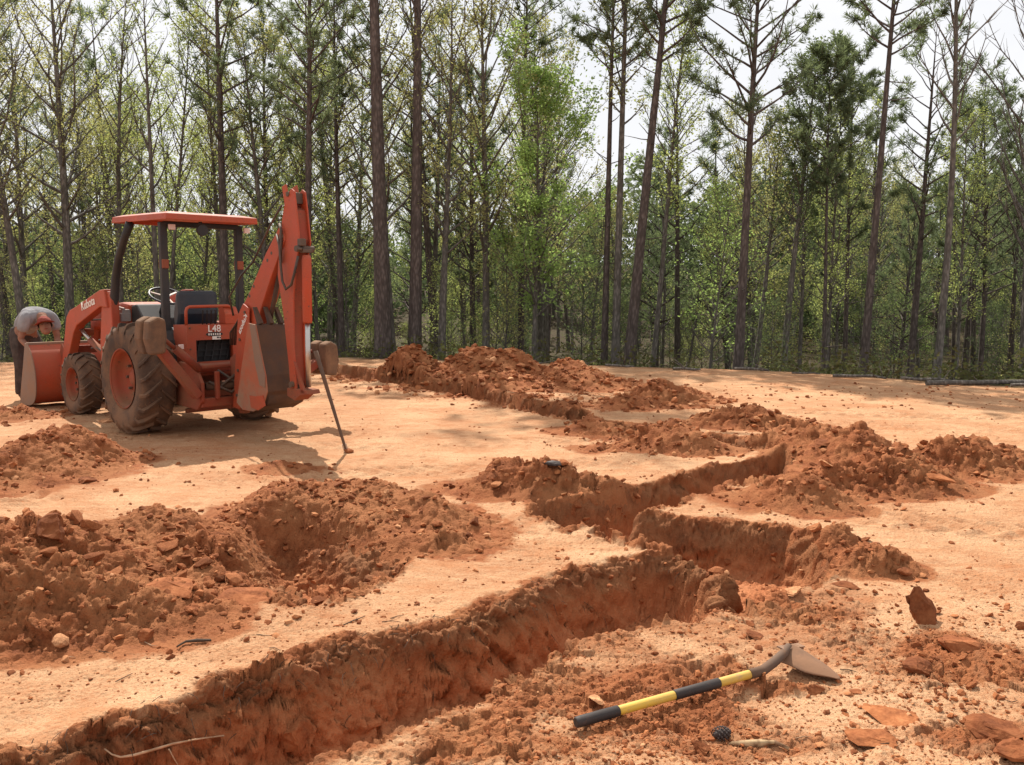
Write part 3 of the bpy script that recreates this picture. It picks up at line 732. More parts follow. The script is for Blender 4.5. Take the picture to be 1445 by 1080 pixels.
def wheel(name, cx, cy, R, wdt, rimR, nlug, lugh, mat, side):
    """side -1: left wheel (outer face towards -x)"""
    w = wdt / 2
    mb = MB()
    prof = [(-w * .80, rimR), (-w * .98, rimR + (R - rimR) * .35), (-w, R * .84), (-w * .9, R * .93), (-w * .5, R * .955), (0, R * .962), (w * .5, R * .955), (w * .9, R * .93), (w, R * .84), (w * .98, rimR + (R - rimR) * .35), (w * .80, rimR)]
    mb.lathe(prof, (0, 0, 0), 'x', 56)
    for s in (-1, 1):       # chevron lugs, two staggered rows
        for k in range(nlug):
            a0 = 2 * math.pi * (k + (.5 if s > 0 else 0)) / nlug
            V = []; steps = 6
            for i in range(steps + 1):
                t = i / steps; xx = s * w * (.0 + 1.03 * t); a = a0 + t * .30 * (1.0 if True else 1)
                rr = R * .95 if t < .8 else R * (.95 - .10 * (t - .8) / .2)
                hh = lugh * (1 - .35 * max(0, t - .8) / .2); da = .022 + .006 * t
                for (dr, dd) in ((-.012, -da * 1.5), (hh, -da), (hh, da), (-.012, da * 1.5)):
                    V.append((xx, (rr + dr) * math.cos(a + dd), (rr + dr) * math.sin(a + dd)))
            fs = [(i * 4 + j, i * 4 + (j + 1) % 4, (i + 1) * 4 + (j + 1) % 4, (i + 1) * 4 + j) for i in range(steps) for j in range(4)] + [(3, 2, 1, 0), tuple(steps * 4 + j for j in range(4))]
            mb.add(V, fs)
    t = empty(name, (cx, cy, R)); t.parent = TR
    ty = mb.build('tyre', mat, t)
    mb = MB(); o = side
    prof = [(o * w * .86, rimR * 1.02), (o * w * .90, rimR * 1.06), (o * w * .80, rimR * .97), (o * w * .55, rimR * .93), (o * w * .30, rimR * .90), (o * w * .18, rimR * .80), (o * w * .10, rimR * .62), (o * w * .02, rimR * .45), (o * w * .20, rimR * .30), (o * w * .34, rimR * .22), (o * w * .36, rimR * .08), (o * w * .36, .001)]
    mb.lathe(prof, (0, 0, 0), 'x', 48)
    prof = [(-o * w * .86, rimR * 1.02), (-o * w * .8, rimR * .97), (o * w * .2, rimR * .93)]
    mb.lathe(prof, (0, 0, 0), 'x', 48)
    rm = mb.build('rim', M_ORANGE_D, t)
    mb = MB()
    for k in range(8):
        a = k * math.pi / 4; c = Vector((o * w * .12, rimR * .55 * math.cos(a), rimR * .55 * math.sin(a)))
        mb.tube([c, c + Vector((o * .03, 0, 0))], .016, 6, False)
    mb.build('wheel_bolts', M_IRON, t)
    return t
wheel('rear_wheel', -.70, 0, .605, .39, .315, 20, .038, M_RUBBER2, -1)
wheel('rear_wheel', .70, 0, .605, .39, .315, 20, .038, M_RUBBER2, 1)
wheel('front_wheel', -.60, 1.90, .39, .28, .20, 17, .024, M_RUBBER2, -1)
wheel('front_wheel', .62, 1.90, .39, .26, .21, 17, .024, M_RUBBER, 1)

mb = MB(); mb.box((0, .75, .62), (.42, 1.5, .34)); mb.box((0, 1.75, .66), (.34, .9, .30)); mb.prism([(-.35, .42), (.35, .42), (.3, .82), (-.3, .82)], -.22, .22)
mb.tube([(-.58, 0, .6), (-.2, 0, .62), (.2, 0, .62), (.58, 0, .6)], [.09, .12, .12, .09], 14)
mb.build('chassis', M_ORANGE_D, TR, .012)
mb = MB(); mb.tube([(-.52, 1.9, .39), (-.1, 1.9, .43), (.1, 1.9, .43), (.52, 1.9, .39)], [.075, .06, .06, .075], 12); mb.box((0, 1.9, .50), (.2, .24, .16)); mb.build('front_axle', M_IRON, TR, .01)
# engine and hood
mb = MB(); mb.box((0, 1.75, .98), (.40, .95, .42)); 
for k in range(7): mb.box((-.215, 1.36 + k * .12, 1.0), (.03, .05, .3))
mb.build('engine', M_DARKHOLE, TR, .01)
mb = MB(); mb.prism([(1.12, 1.02), (1.12, 1.40), (1.35, 1.42), (2.15, 1.36), (2.38, 1.26), (2.42, .86), (2.25, .86), (2.2, 1.06)], -.29, .29); mb.build('hood', M_ORANGE, TR, .04)
mb = MB(); mb.box((0, 2.43, 1.06), (.44, .03, .32)); 
for s in (-1, 1): mb.tube([(s * .16, 2.43, 1.1), (s * .16, 2.46, 1.1)], .065, 16)
mb.build('grille', M_DARKHOLE, TR, .004)
mb = MB(); mb.prism([(.80, .85), (1.12, .85), (1.12, 1.38), (.98, 1.40), (.78, 1.22)], -.27, .27); mb.build('dashboard', M_BLACK, TR, .02)
# pale castings on the near side of the engine (valve, filter and pipes)
mb = MB(); mb.box((-.33, 1.28, 1.30), (.10, .34, .07)); mb.box((-.34, 1.15, 1.24), (.12, .10, .10)); mb.box((-.33, 1.5, 1.25), (.08, .22, .05)); mb.tube([(-.36, 1.1, 1.34), (-.36, 1.36, 1.37), (-.34, 1.6, 1.33)], .016, 8); mb.build('loader_valve', M_GREYM, TR, .008)
mb = MB(); mb.tube([(-.36, 1.42, 1.3), (-.37, 1.42, 1.42), (-.37, 1.42, 1.44)], [.010, .010, .022], 10); mb.build('control_lever', M_BLACK, TR)
mb = MB(); mb.box((0, .45, .70), (1.02, .95, .05)); mb.box((-.46, .5, .60), (.12, .4, .03)); mb.build('floor_plate', M_IRON, TR, .006)
# steering wheel
sw = empty('steering_wheel', (0, .72, 1.50)); sw.parent = TR; sw.rotation_euler = (math.radians(28), 0, 0)
mb = MB(); mb.tube([(.20 * math.cos(a * math.pi / 16), .20 * math.sin(a * math.pi / 16), 0) for a in range(33)], .014, 10, cap=False); mb.build('rim', M_SEAT, sw)
mb = MB(); mb.tube([(0, 0, -.03), (0, 0, .01)], .04, 12)
for a in (.5, 2.6, 4.7): mb.bar((0, 0, -.01), (.195 * math.cos(a), .195 * math.sin(a), 0), .022, .012)
mb.build('spokes', M_GREYM, sw)
mb = MB(); mb.tube([(0, .73, 1.48), (0, .90, 1.25)], .035, 12); mb.build('steering_column', M_BLACK, TR)
# seat
st = empty('seat', (0, .1, .80)); st.parent = TR
mb = MB(); mb.prism([(-.06, .22), (.42, .20), (.46, .27), (.40, .33), (-.04, .31)], -.24, .24); mb.build('cushion', M_SEAT, st, .04)
mb = MB(); mb.prism([(-.16, .30), (-.04, .28), (-.02, .5), (-.10, .76), (-.20, .77), (-.22, .5)], -.24, .24); mb.build('backrest', M_SEAT, st, .05)
mb = MB(); mb.box((0, .18, .1), (.34, .34, .22)); mb.build('seat_base', M_BLACK, st, .01)
for s in (-1, 1):
    mb = MB(); P = [(-.34, .78), (-.30, 1.02), (-.10, 1.17), (.25, 1.20), (.55, 1.05), (.62, .80), (.58, .80), (.51, 1.02), (.23, 1.155), (-.08, 1.125), (-.26, .99), (-.30, .78)]
    mb.prism(P, s * .34, s * .62); mb.prism([(-.32, .70), (-.28, 1.0), (-.09, 1.14), (.24, 1.17), (.53, 1.03), (.6, .70)], s * .34, s * .36)
    mb.build('fender', M_BLACK if s < 0 else M_ORANGE_D, TR, .008)
# roll bar and canopy
for s in (-1, 1):
    px_ = -.41 if s < 0 else .50
    mb = MB(); mb.bar((px_, -.13, .55), (px_, -.13, 2.32), .07, .085, (1, 0, 0)); p = mb.build('roll_bar_post', M_BLACK, TR, .012)
    mb = MB(); mb.box((px_, -.13, 1.86), (.076, .096, .10)); mb.build('hinge_bracket', M_ORANGE_D, p, .006)
    mb = MB(); mb.box((px_ + .075, -.20, 2.265), (.075, .03, .06)); mb.build('marker_lamp', M_CREAM, TR, .006)
mb = MB(); mb.bar((-.40, -.13, 2.30), (.49, -.13, 2.30), .07, .06); mb.build('cross_bar', M_BLACK, TR, .01)
mb = MB(); mb.tube([(-.48, 1.12, 1.20), (-.48, 1.08, 1.45), (-.48, 1.02, 1.70), (-.48, .90, 1.95), (-.48, .72, 2.16), (-.48, .55, 2.33)], [.05, .052, .048, .045, .045, .05], 12); mb.build('front_post', M_BLACK, TR)
cn = MB(); zc = 2.33
def canopy_pt(x, y, z): return (x, y, z + .02 * (y + .4))
x0, x1, y0, y1 = -.50, .60, -.42, 1.02
rim_o = [(x0, y0), (x1, y0), (x1, y1), (x0, y1)]
V = []
for (x, y) in rim_o: V.append(canopy_pt(x, y, zc))
for (x, y) in rim_o: V.append(canopy_pt(x * .985, y * .985, zc + .068))
for (x, y) in rim_o: V.append(canopy_pt(x * .80, .37 + (y - .37) * .82, zc + .095))
for (x, y) in rim_o: V.append(canopy_pt(x * .97, .37 + (y - .37) * .97, zc))
for (x, y) in rim_o: V.append(canopy_pt(x * .96, .37 + (y - .37) * .96, zc + .06))
fs = []
for i in range(4):
    j = (i + 1) % 4; fs += [(i, j, 4 + j, 4 + i), (4 + i, 4 + j, 8 + j, 8 + i), (i, 12 + i, 12 + j, j), (12 + i, 16 + i, 16 + j, 12 + j)]
fs += [(8, 9, 10, 11), (19, 18, 17, 16)]
cn.add(V, fs); cn.build('canopy', M_ORANGE, TR, .012)
mb = MB(); mb.tube([(-.05, -.30, 2.33), (-.05, -.30, 2.29)], .02, 8); mb.tube([(-.05, -.36, 2.235), (-.05, -.33, 2.235), (-.05, -.27, 2.235)], [.062, .068, .04], 18); mb.build('work_lamp', M_BLACK, TR)

# loader
ld = empty('front_loader', (0, 1.2, 0)); ld.parent = TR
LDc = (0, -1.2, 0)
def sub(mbx, name, mat, parent, bevel=0):
    o = mbx.build(name, mat, parent, bevel); o.location = LDc; return o
for s in (-1, 1):
    xa, xb = s * .44, s * .54
    mb = MB(); mb.prism([(1.02, .55), (1.42, .55), (1.42, .95), (1.30, 1.52), (1.14, 1.56), (1.04, 1.45)], xa - .0, xb); sub(mb, 'loader_tower', M_ORANGE, ld, .012)
    mb = MB(); mb.prism([(1.10, 1.36), (1.16, 1.58), (1.30, 1.57), (2.08, 1.36), (2.30, 1.31), (2.42, 1.22), (2.64, .66), (2.82, .42), (2.70, .36), (2.50, .58), (2.20, 1.02), (2.08, 1.12), (1.30, 1.37)], xa + s * .015, xb - s * -.03); sub(mb, 'loader_arm', M_ORANGE, ld, .012)
    mb = MB(); mb.tube([(s * .49, 1.25, .72), (s * .49, 1.85, .93)], .042, 12); sub(mb, 'lift_cylinder', M_ORANGE_D, ld)
    mb = MB(); mb.tube([(s * .49, 1.84, .93), (s * .49, 2.20, 1.08)], .022, 10); sub(mb, 'cylinder_rod', M_STEEL, ld)
    mb = MB(); mb.tube([(s * .40, 2.05, 1.24), (s * .40, 2.55, 1.08)], .035, 10); mb.tube([(s * .40, 2.5, 1.1), (s * .40, 2.80, .80)], .018, 8); mb.bar((s * .40, 2.05, 1.24), (s * .40, 2.0, 1.36), .03, .05); sub(mb, 'bucket_cylinder', M_GREYM, ld)
    mb = MB(); mb.tube([(s * .40, 1.2, 1.25), (s * .41, 1.7, 1.20), (s * .42, 2.2, 1.18), (s * .41, 2.45, 1.12)], .012, 6); sub(mb, 'hose', M_HOSE, ld)
mb = MB(); mb.tube([(-.5, 2.30, 1.02), (.5, 2.30, 1.02)], .05, 12); mb.box((0, 2.62, .78), (.95, .06, .10)); sub(mb, 'cross_tube', M_ORANGE_D, ld)
# curved bucket shell
def smooth_line(pts, k=4):
    out = []; n = len(pts); P = [pts[0]] + list(pts) + [pts[-1]]
    for i in range(1, n):
        a, b, c, d = P[i - 1], P[i], P[i + 1], P[i + 2]
        for q in range(k):
            t = q / k; out.append(tuple(.5 * (2 * b[m] + (c[m] - a[m]) * t + (2 * a[m] - 5 * b[m] + 4 * c[m] - d[m]) * t * t + (-a[m] + 3 * b[m] - 3 * c[m] + d[m]) * t ** 3) for m in (0, 1)))
    return out + [tuple(pts[-1])]
prof = smooth_line([(3.00, .84), (2.88, .72), (2.80, .55), (2.77, .38), (2.80, .20), (2.90, .09), (3.05, .045), (3.25, .03), (3.42, .02)])
mb = MB(); m = len(prof)
for dy, dz in ((0, 0), (.014, .010)):
    V = [(-.86, y + dy, z + dz) for y, z in prof] + [(.86, y + dy, z + dz) for y, z in prof]
    mb.add(V, [(i, i + 1, m + i + 1, m + i) for i in range(m - 1)], True)
bk = sub(mb, 'bucket', M_ORANGE, ld)
side = smooth_line([(3.00, .85), (2.88, .73), (2.785, .55), (2.755, .38), (2.785, .19), (2.89, .075), (3.05, .028)]) + [(3.42, .015), (3.37, .20), (3.20, .60), (3.10, .86)]
for s in (-1, 1):
    mb = MB(); mb.prism(side, s * .861, s * .875)
    o = sub(mb, 'bucket_side', M_EARTHSTEEL, ld, .003)
mb = MB(); mb.bar((-.875, 3.03, .855), (.875, 3.03, .855), .06, .035); sub(mb, 'bucket_rim', M_EARTHSTEEL, ld, .006)
for s in (-1, 1):
    for dx in (-.05, .05):
        mb = MB(); mb.prism([(2.70, .36), (2.82, .30), (2.89, .74), (2.82, .86), (2.76, .80)], s * .45 + dx - .008, s * .45 + dx + .008); sub(mb, 'bucket_bracket', M_ORANGE_D, ld)
d_ = (Vector((0, 2.32, 1.36)) - Vector((0, 1.30, 1.57))).normalized()
t_ = text_mesh('lettering', 'Kubota', .15, M_WHITE, ld, Vector((-.574, 1.66 - 1.2, 1.40)), frame_rot(-d_, Vector((0, d_.z * -1, d_.y)) if False else Vector((0, -d_.z, d_.y))))
mb = MB(); mb.tube([(-.5, 1.15, .75), (-.52, 1.35, .80), (-.52, 1.6, .86), (-.50, 1.8, .84)], .014, 6); mb.tube([(-.47, 1.1, .9), (-.50, 1.3, .98), (-.50, 1.55, .95)], .012, 6); sub(mb, 'hose', M_HOSE, ld)

# backhoe
bh = empty('backhoe', (0, -.6, 0)); bh.parent = TR
BHc = (0, .6, 0)
def bsub(mbx, name, mat, parent=None, bevel=0):
    o = mbx.build(name, mat, parent or bh, bevel); o.location = BHc if parent in (None, bh) else (0, 0, 0); return o
mb = MB(); mb.prism([(-.42, .32), (-.42, .72), (-.52, .80), (-.88, .78), (-1.02, .60), (-1.02, .40), (-.90, .30)], -.47, -.43); mb.prism([(-.42, .32), (-.42, .72), (-.52, .80), (-.88, .78), (-1.02, .60), (-1.02, .40), (-.90, .30)], .43, .47)
mb.box((0, -.93, .38), (.90, .12, .10)); mb.box((0, -.80, .76), (.90, .30, .04)); mb.box((0, -.55, .45), (.86, .08, .20)); mb.box((-.28, -1.0, .56), (.05, .05, .3)); mb.box((.2, -1.0, .56), (.05, .05, .3)); mb.box((.0, -.5, .25), (.8, .05, .05))
bsub(mb, 'frame', M_ORANGE_D, None, .012)
mb = MB(); mb.tube([(-.3, -.98, .50), (-.1, -1.04, .66), (.1, -1.0, .50), (.15, -.98, .62)], .016, 8); mb.tube([(-.35, -.95, .60), (-.15, -1.06, .48), (.05, -1.02, .62)], .016, 8); mb.tube([(-.25, -.96, .72), (-.05, -1.05, .56), (.08, -1.05, .44)], .014, 8); bsub(mb, 'hose', M_HOSE)
mb = MB(); mb.tube([(-.36, -.9, .55), (-.02, -1.02, .55)], .045, 12); bsub(mb, 'swing_cylinder', M_MUDSTEEL)
# control console: plate with an opening
mb = MB(); Y0, Y1 = -.60, -.56
for (a, b, c, d) in ((-.40, .24, 1.025, 1.19), (-.40, .24, .66, .785), (-.40, -.30, .785, 1.025), (.135, .24, .785, 1.025)): mb.box(((a + b) / 2, (Y0 + Y1) / 2, (c + d) / 2), (b - a, Y1 - Y0, d - c))
mb.box((-.385, -.42, .93), (.03, .28, .52)); mb.box((.225, -.42, .93), (.03, .28, .52)); mb.box((-.08, -.42, 1.175), (.62, .28, .03)); mb.box((-.42, -.55, .72), (.06, .10, .14)); mb.box((-.1, -.66, .66), (.74, .10, .03))
cs = bsub(mb, 'control_console', M_ORANGE)
mb = MB(); mb.box((-.08, -.50, .90), (.44, .03, .26))
for k in range(5): mb.bar((-.27 + .09 * k, -.53, .80), (-.22 + .09 * k, -.52, 1.02), .016, .016)
for k in range(3): mb.bar((-.28, -.525, .84 + .06 * k), (.12, -.53, .85 + .06 * k), .01, .01)
bsub(mb, 'console_mesh', M_DARKHOLE)
rx = frame_rot((1, 0, 0), (0, 0, 1))
text_mesh('model_lettering', 'L48', .105, M_WHITE, bh, Vector((-.085, -.604 + .6, 1.145)), rx)
mb = MB(); mb.prism([(-.085 + .10 * math.cos(a * math.pi / 12), 1.085 + .024 * math.sin(a * math.pi / 12)) for a in range(24)], -.6035, -.60, 1); bsub(mb, 'badge', M_DARKHOLE)
mb = MB()
for k in range(6): mb.box((-.15 + .026 * k, -.605, 1.085), (.014, .002, .022))
bsub(mb, 'badge_lettering', M_WHITE)
mb = MB(); mb.box((-.06, -.602, 1.045), (.10, .003, .038)); lb = bsub(mb, 'small_label', M_WHITE)
mb = MB(); mb.box((-.045, -.605, 1.048), (.022, .002, .018)); mb.box((-.02, -.605, 1.045), (.014, .002, .018)); bsub(mb, 'label_print', M_DARKHOLE)
mb = MB(); R_ = .05; mb.tube([(-.385, -.56, 1.18), (-.385, -.56, 1.34), (-.372, -.56, 1.375), (-.345, -.56, 1.39), (.10, -.56, 1.395), (.145, -.56, 1.385), (.16, -.56, 1.35), (.16, -.56, 1.18)], .017, 10); bsub(mb, 'grab_rail', M_ORANGE)
mb = MB(); mb.prism([(-.60, 1.19), (-.60, 1.30), (-.545, 1.385), (-.44, 1.385), (-.44, 1.19)], .055, .22); bsub(mb, 'lever_housing', M_ORANGE, None, .01)
mb = MB()
for k in range(4): mb.tube([(-.16 + .05 * k, -.48, 1.18), (-.16 + .05 * k, -.50, 1.33), (-.16 + .05 * k, -.50, 1.35)], [.007, .007, .016], 8)
bsub(mb, 'control_levers', M_BLACK)
# swing post and boom
mb = MB(); mb.prism([(-.93, .30), (-.93, .84), (-1.06, .90), (-1.22, .74), (-1.24, .42), (-1.12, .28)], -.09, .09); mb.tube([(0, -1.05, .24), (0, -1.05, .94)], .06, 14); bsub(mb, 'swing_post', M_ORANGE_D, None, .012)
for s in (-1, 1):
    mb = MB(); mb.prism([(-1.02, .32), (-1.12, .91), (-1.19, 1.31), (-1.30, 1.43), (-1.42, 1.38), (-1.40, 1.13), (-1.26, .74), (-1.15, .30)], s * .10, s * .118); bsub(mb, 'boom_foot_plate', M_ORANGE, None, .004)
bm_ = [(-1.05, .90), (-1.13, 1.13), (-1.18, 1.36), (-1.36, 1.53), (-1.72, 1.94), (-1.92, 2.13), (-1.98, 2.19), (-2.05, 2.16), (-2.06, 2.06), (-1.92, 1.88), (-1.79, 1.70), (-1.60, 1.42), (-1.44, 1.14), (-1.27, .90)]
mb = MB(); mb.prism([(y - .02 if i > 7 else y, z) for i, (y, z) in enumerate(bm_)], -.082, .082); bo = bsub(mb, 'boom', M_ORANGE, None, .008)
for (yy, zz) in ((-1.33, 1.56), (-1.42, 1.66), (-1.70, 1.92), (-1.78, 1.99), (-1.9, 2.12)):
    mb = MB(); mb.tube([(-.084, yy - .05, zz - .05), (.084, yy - .05, zz - .05)], .018, 10); bsub(mb, 'pin', M_IRON)
dB = (Vector((0, -1.75, 1.90)) - Vector((0, -1.25, 1.28))).normalized()
text_mesh('lettering', 'Kubota', .085, M_WHITE, bh, Vector((-.120, -1.29 + .6, 1.22)), frame_rot(dB * 1, Vector((0, -dB.z, dB.y)) * -1) if False else frame_rot(-dB, Vector((0, dB.z, -dB.y))))
mb = MB(); mb.tube([(0, -1.36, .62), (0, -1.62, 1.22)], .046, 14); bc = bsub(mb, 'boom_cylinder', M_ORANGE_D)
mb = MB(); mb.tube([(0, -1.60, 1.18), (0, -1.84, 1.76)], .024, 12); bsub(mb, 'cylinder_rod', M_MUDSTEEL)
# dipper arm: tapering twin-plate box with open top end
for s in (-1, 1):
    mb = MB(); mb.prism([(-2.03, 2.58), (-2.10, 2.60), (-2.13, 2.50), (-2.20, 2.55), (-2.25, 2.52), (-2.28, 2.34), (-2.32, 2.03), (-2.27, 1.90), (-2.19, 1.52), (-2.17, 1.0), (-2.20, .60), (-2.09, .58), (-2.07, .82), (-2.00, 1.31), (-1.91, 1.72), (-1.93, 1.90), (-2.00, 2.07), (-2.01, 2.24), (-2.07, 2.41)], s * .052, s * .068); bsub(mb, 'dipper_plate', M_ORANGE, None, .004)
mb = MB(); mb.prism([(-2.08, 2.42), (-2.25, 2.34), (-2.29, 2.06), (-2.24, 1.90), (-2.17, 1.52), (-2.15, 1.0), (-2.17, .64), (-2.11, .62), (-2.09, .80), (-2.02, 1.30), (-1.94, 1.74), (-2.02, 2.08), (-2.04, 2.25)], -.052, .052); bsub(mb, 'dipper_arm', M_ORANGE_D)
mb = MB(); mb.box((0, -2.17, 2.46), (.10, .08, .10)); mb.tube([(-.08, -2.14, 2.50), (.08, -2.14, 2.50)], .024, 10); bsub(mb, 'top_spacer', M_IRON)
for yy, zz in ((-2.03, 2.10), (-2.30, 1.97), (-2.14, .64)): mb = MB(); mb.tube([(-.10, yy, zz), (.10, yy, zz)], .030, 12); bsub(mb, 'pin', M_IRON)
mb = MB(); mb.box((-.05, -2.33, 2.03), (.06, .07, .07)); mb.box((0, -2.33, 1.95), (.11, .06, .04)); mb.box((-.08, -2.34, 1.965), (.03, .05, .02)); bsub(mb, 'cylinder_clevis', M_IRON, None, .008)
mb = MB(); mb.tube([(0, -2.33, 1.91), (0, -2.33, 1.87), (0, -2.32, 1.27), (0, -2.32, 1.25)], [.038, .047, .047, .042], 16); bsub(mb, 'dipper_cylinder', M_ORANGE)
mb = MB(); mb.tube([(0, -2.32, 1.26), (0, -2.31, .62)], .026, 14); bsub(mb, 'cylinder_rod', M_STEEL)
mb = MB(); mb.prism([(-2.20, .84), (-2.17, .88), (-2.30, .56), (-2.37, .56)], -.08, -.05); mb.prism([(-2.05, .60), (-2.38, .60), (-2.40, .56), (-2.28, .54), (-2.18, .48), (-2.04, .52)], -.08, .08); bsub(mb, 'bucket_link', M_ORANGE_D, None, .006)
# hoses along boom and dipper
mb = MB(); mb.tube([(-.12, -1.10, 1.30), (-.14, -1.06, 1.50), (-.13, -1.30, 1.72), (-.10, -1.50, 1.86), (-.09, -1.84, 2.22), (-.085, -2.05, 2.40)], .011, 7); mb.tube([(.12, -1.14, 1.30), (.14, -1.10, 1.52), (.13, -1.36, 1.76), (.10, -1.56, 1.98)], .011, 7)
mb.tube([(-.085, -1.94, 2.12), (-.11, -2.03, 2.00), (-.12, -2.06, 1.80), (-.12, -2.08, 1.66), (-.12, -2.14, 1.58), (-.11, -2.22, 1.62), (-.10, -2.27, 1.74), (-.08, -2.31, 1.90)], .013, 8)
mb.tube([(-.085, -2.00, 2.22), (-.10, -2.05, 2.16), (-.10, -2.04, 1.98), (-.085, -2.00, 1.84)], .014, 8); bsub(mb, 'hose', M_HOSE)
for k in range(5):
    mb = MB(); o_ = .022 * k; mb.tube([(-.10 + o_, -.98, .98), (-.12 + o_, -1.02, 1.12 + .02 * k), (-.10 + o_, -1.12, 1.22 + .02 * k), (-.07 + o_, -1.22, 1.36), (-.05 + o_, -1.34, 1.545)], .009, 7); bsub(mb, 'hose', M_HOSE)
for s in (-1, 1):
    for (yy, zz) in ((-1.12, .45), (-1.16, .72), (-1.22, 1.05), (-1.34, 1.34)):
        mb = MB(); mb.tube([(s * .118, yy, zz), (s * .130, yy, zz)], .016, 6, False); bsub(mb, 'bolt', M_IRON)
for (xx, zz) in ((-.37, 1.16), (-.37, .70), (.21, 1.16), (.21, .70), (-.37, .93), (.21, .93)):
    mb = MB(); mb.tube([(xx, -.60, zz), (xx, -.611, zz)], .010, 6, False); bsub(mb, 'bolt', M_IRON)
mb = MB()
for (yy, zz) in ((-1.45, 1.60), (-1.66, 1.84), (-1.84, 2.04)): mb.box((0, yy, zz + .02), (.10, .035, .03))
bsub(mb, 'hose_clamp', M_IRON, None, .004)
# digging bucket tucked between boom and dipper
bp = [(-1.680, 1.23), (-1.740, 1.22), (-1.820, .95), (-1.900, .72), (-1.920, .56), (-1.840, .42), (-1.650, .34), (-1.430, .34), (-1.320, .40)]
mb = MB(); ins = [(-1.680, 1.21), (-1.720, 1.20), (-1.800, .94), (-1.880, .72), (-1.900, .57), (-1.830, .44), (-1.650, .365), (-1.440, .365), (-1.340, .42)]
poly = bp + list(reversed(ins)); m = len(poly); V = [(-.22, *p) for p in poly] + [(.22, *p) for p in poly]
mb.add(V, [(i, (i + 1) % m, m + (i + 1) % m, m + i) for i in range(m)] + [(0, m - 1, 2 * m - 1, m)]); bsub(mb, 'backhoe_bucket', M_MUDSTEEL)
for s in (-1, 1):
    mb = MB(); mb.prism([(-1.600, 1.24), (-1.745, 1.225), (-1.830, .95), (-1.910, .72), (-1.930, .56), (-1.845, .415), (-1.650, .335), (-1.430, .335), (-1.315, .40), (-1.440, .78)], s * .222, s * .235); bsub(mb, 'bucket_side', M_MIXSTEEL, None, .003)
    mb = MB(); mb.prism([(-1.640, 1.235), (-1.745, 1.225), (-1.830, .95), (-1.910, .72), (-1.900, .60), (-1.800, .62), (-1.720, .85)], s * .236, s * .243); bsub(mb, 'cutting_edge', M_EARTHSTEEL, None, .002)
mb = MB(); mb.prism([(-1.720, .50), (-1.600, .50), (-1.620, .38), (-1.760, .36), (-1.900, .42), (-1.860, .52)], -.245, -.236); bsub(mb, 'bucket_patch', M_ORANGE)
mb = MB()
for k in range(4): mb.prism([(-1.700, 1.21), (-1.760, 1.24), (-1.640, 1.40), (-1.620, 1.40)], -.19 + k * .12, -.15 + k * .12)
mb.build('bucket_teeth', M_MUDSTEEL, bh).location = BHc
# dark tub of earth-caked steel under the bucket
mb = MB(); mb.tube([(-.2, -1.80, .50), (.2, -1.80, .50)], .10, 16); bsub(mb, 'bucket_pivot', M_MUDSTEEL)
# stabilizers, folded up
def stab(s, P0, P1, c0, c1, pad):
    e = empty('stabilizer', (0, 0, 0)); e.parent = TR
    mb = MB(); mb.bar((s * P0[0], -1.0, P0[1]), (s * P1[0], -1.0, P1[1]), .09, .11, (0, 1, 0)); mb.build('leg', M_ORANGE_D, e, .01)
    mb = MB(); mid = (c0[0] * .35 + c1[0] * .65, c0[1] * .35 + c1[1] * .65)
    mb.tube([(s * c0[0], -.93, c0[1]), (s * mid[0], -.93, mid[1])], .043, 12); mb.tube([(s * mid[0], -.93, mid[1]), (s * c1[0], -.93, c1[1])], .022, 10); mb.build('cylinder', M_ORANGE_D, e)
    R = Matrix.Rotation(s * math.radians(pad[3]), 3, 'Y')
    mb = MB()
    for dy in (-.10, .10):
        mb.prism([(s * (pad[0] + a), pad[1] + b) for a, b in ((-.09, -pad[2] * .55), (.05, -pad[2] * .6), (.09, -pad[2] * .1), (.07, pad[2] * .45), (-.02, pad[2] * .6), (-.10, pad[2] * .5), (-.11, 0))], -1.0 + dy - .075, -1.0 + dy + .075, 1)
    mb.box((s * (pad[0] - .05), -1.0, pad[1] - .05), (.08, .30, pad[2] * .6), R)
    random.seed(2)
    mb.build('foot_pad', M_PAD, e, .025)
stab(-1, (.50, .46), (.95, 1.05), (.44, .74), (.84, 1.10), (.99, 1.12, .32, 12))
stab(1, (.50, .46), (.98, .74), (.44, .80), (.95, .86), (1.08, .78, .34, 14))
# tow pin and small lamps
mb = MB(); mb.box((-.52, -.70, .97), (.05, .03, .05)); mb.build('reflector', M_CREAM, TR, .004)

# digging bar leaning against the dipper
def digging_bar():
    b = Vector((*at(489, 638), 0)); b.z = gz(b.x, b.y)
    # top meets the dipper's right side
    loc = Vector((.10, -2.32, .86)); M = Matrix.Translation((OT.x, OT.y, tz)) @ Matrix.Rotation(AT, 4, 'Z'); t = M @ Vector((.02, -2.42, .98))
    o = empty('digging_bar', b); tag(o, 'long dark iron digging bar propped against the folded backhoe with its tip in the clay', 'digging bar')
    d = t - b; mb = MB(); mb.tube([Vector((0, 0, -.03)), d * .03, d * .10, d * .5, d * .9, d], [.007, .012, .014, .017, .021, .022], 10); mb.build('shaft', M_IRON, o)
    dn = d.normalized(); sd = dn.cross(Vector((0, 1, 0))).normalized(); mb = MB(); mb.bar(d * .0 - dn * .03, d * .08, .045, .012, (0, 1, 0)); mb.build('chisel_tip', M_STEEL, o)
    c = b; m2 = MB(); V, Fc = rock_verts(np.random.default_rng(8), 2, .5, 6); 
    me = np_mesh('dirt_clod', V * .06, Fc, M_CLOD, 3, False, dict(tint=np.full(len(V), .3))); k = link_mesh('dirt_clod', me); k.location = (b.x + .02, b.y, b.z + .01); tag(k, 'small clod of clay heaved up by the tip of the digging bar', 'clod')
digging_bar()
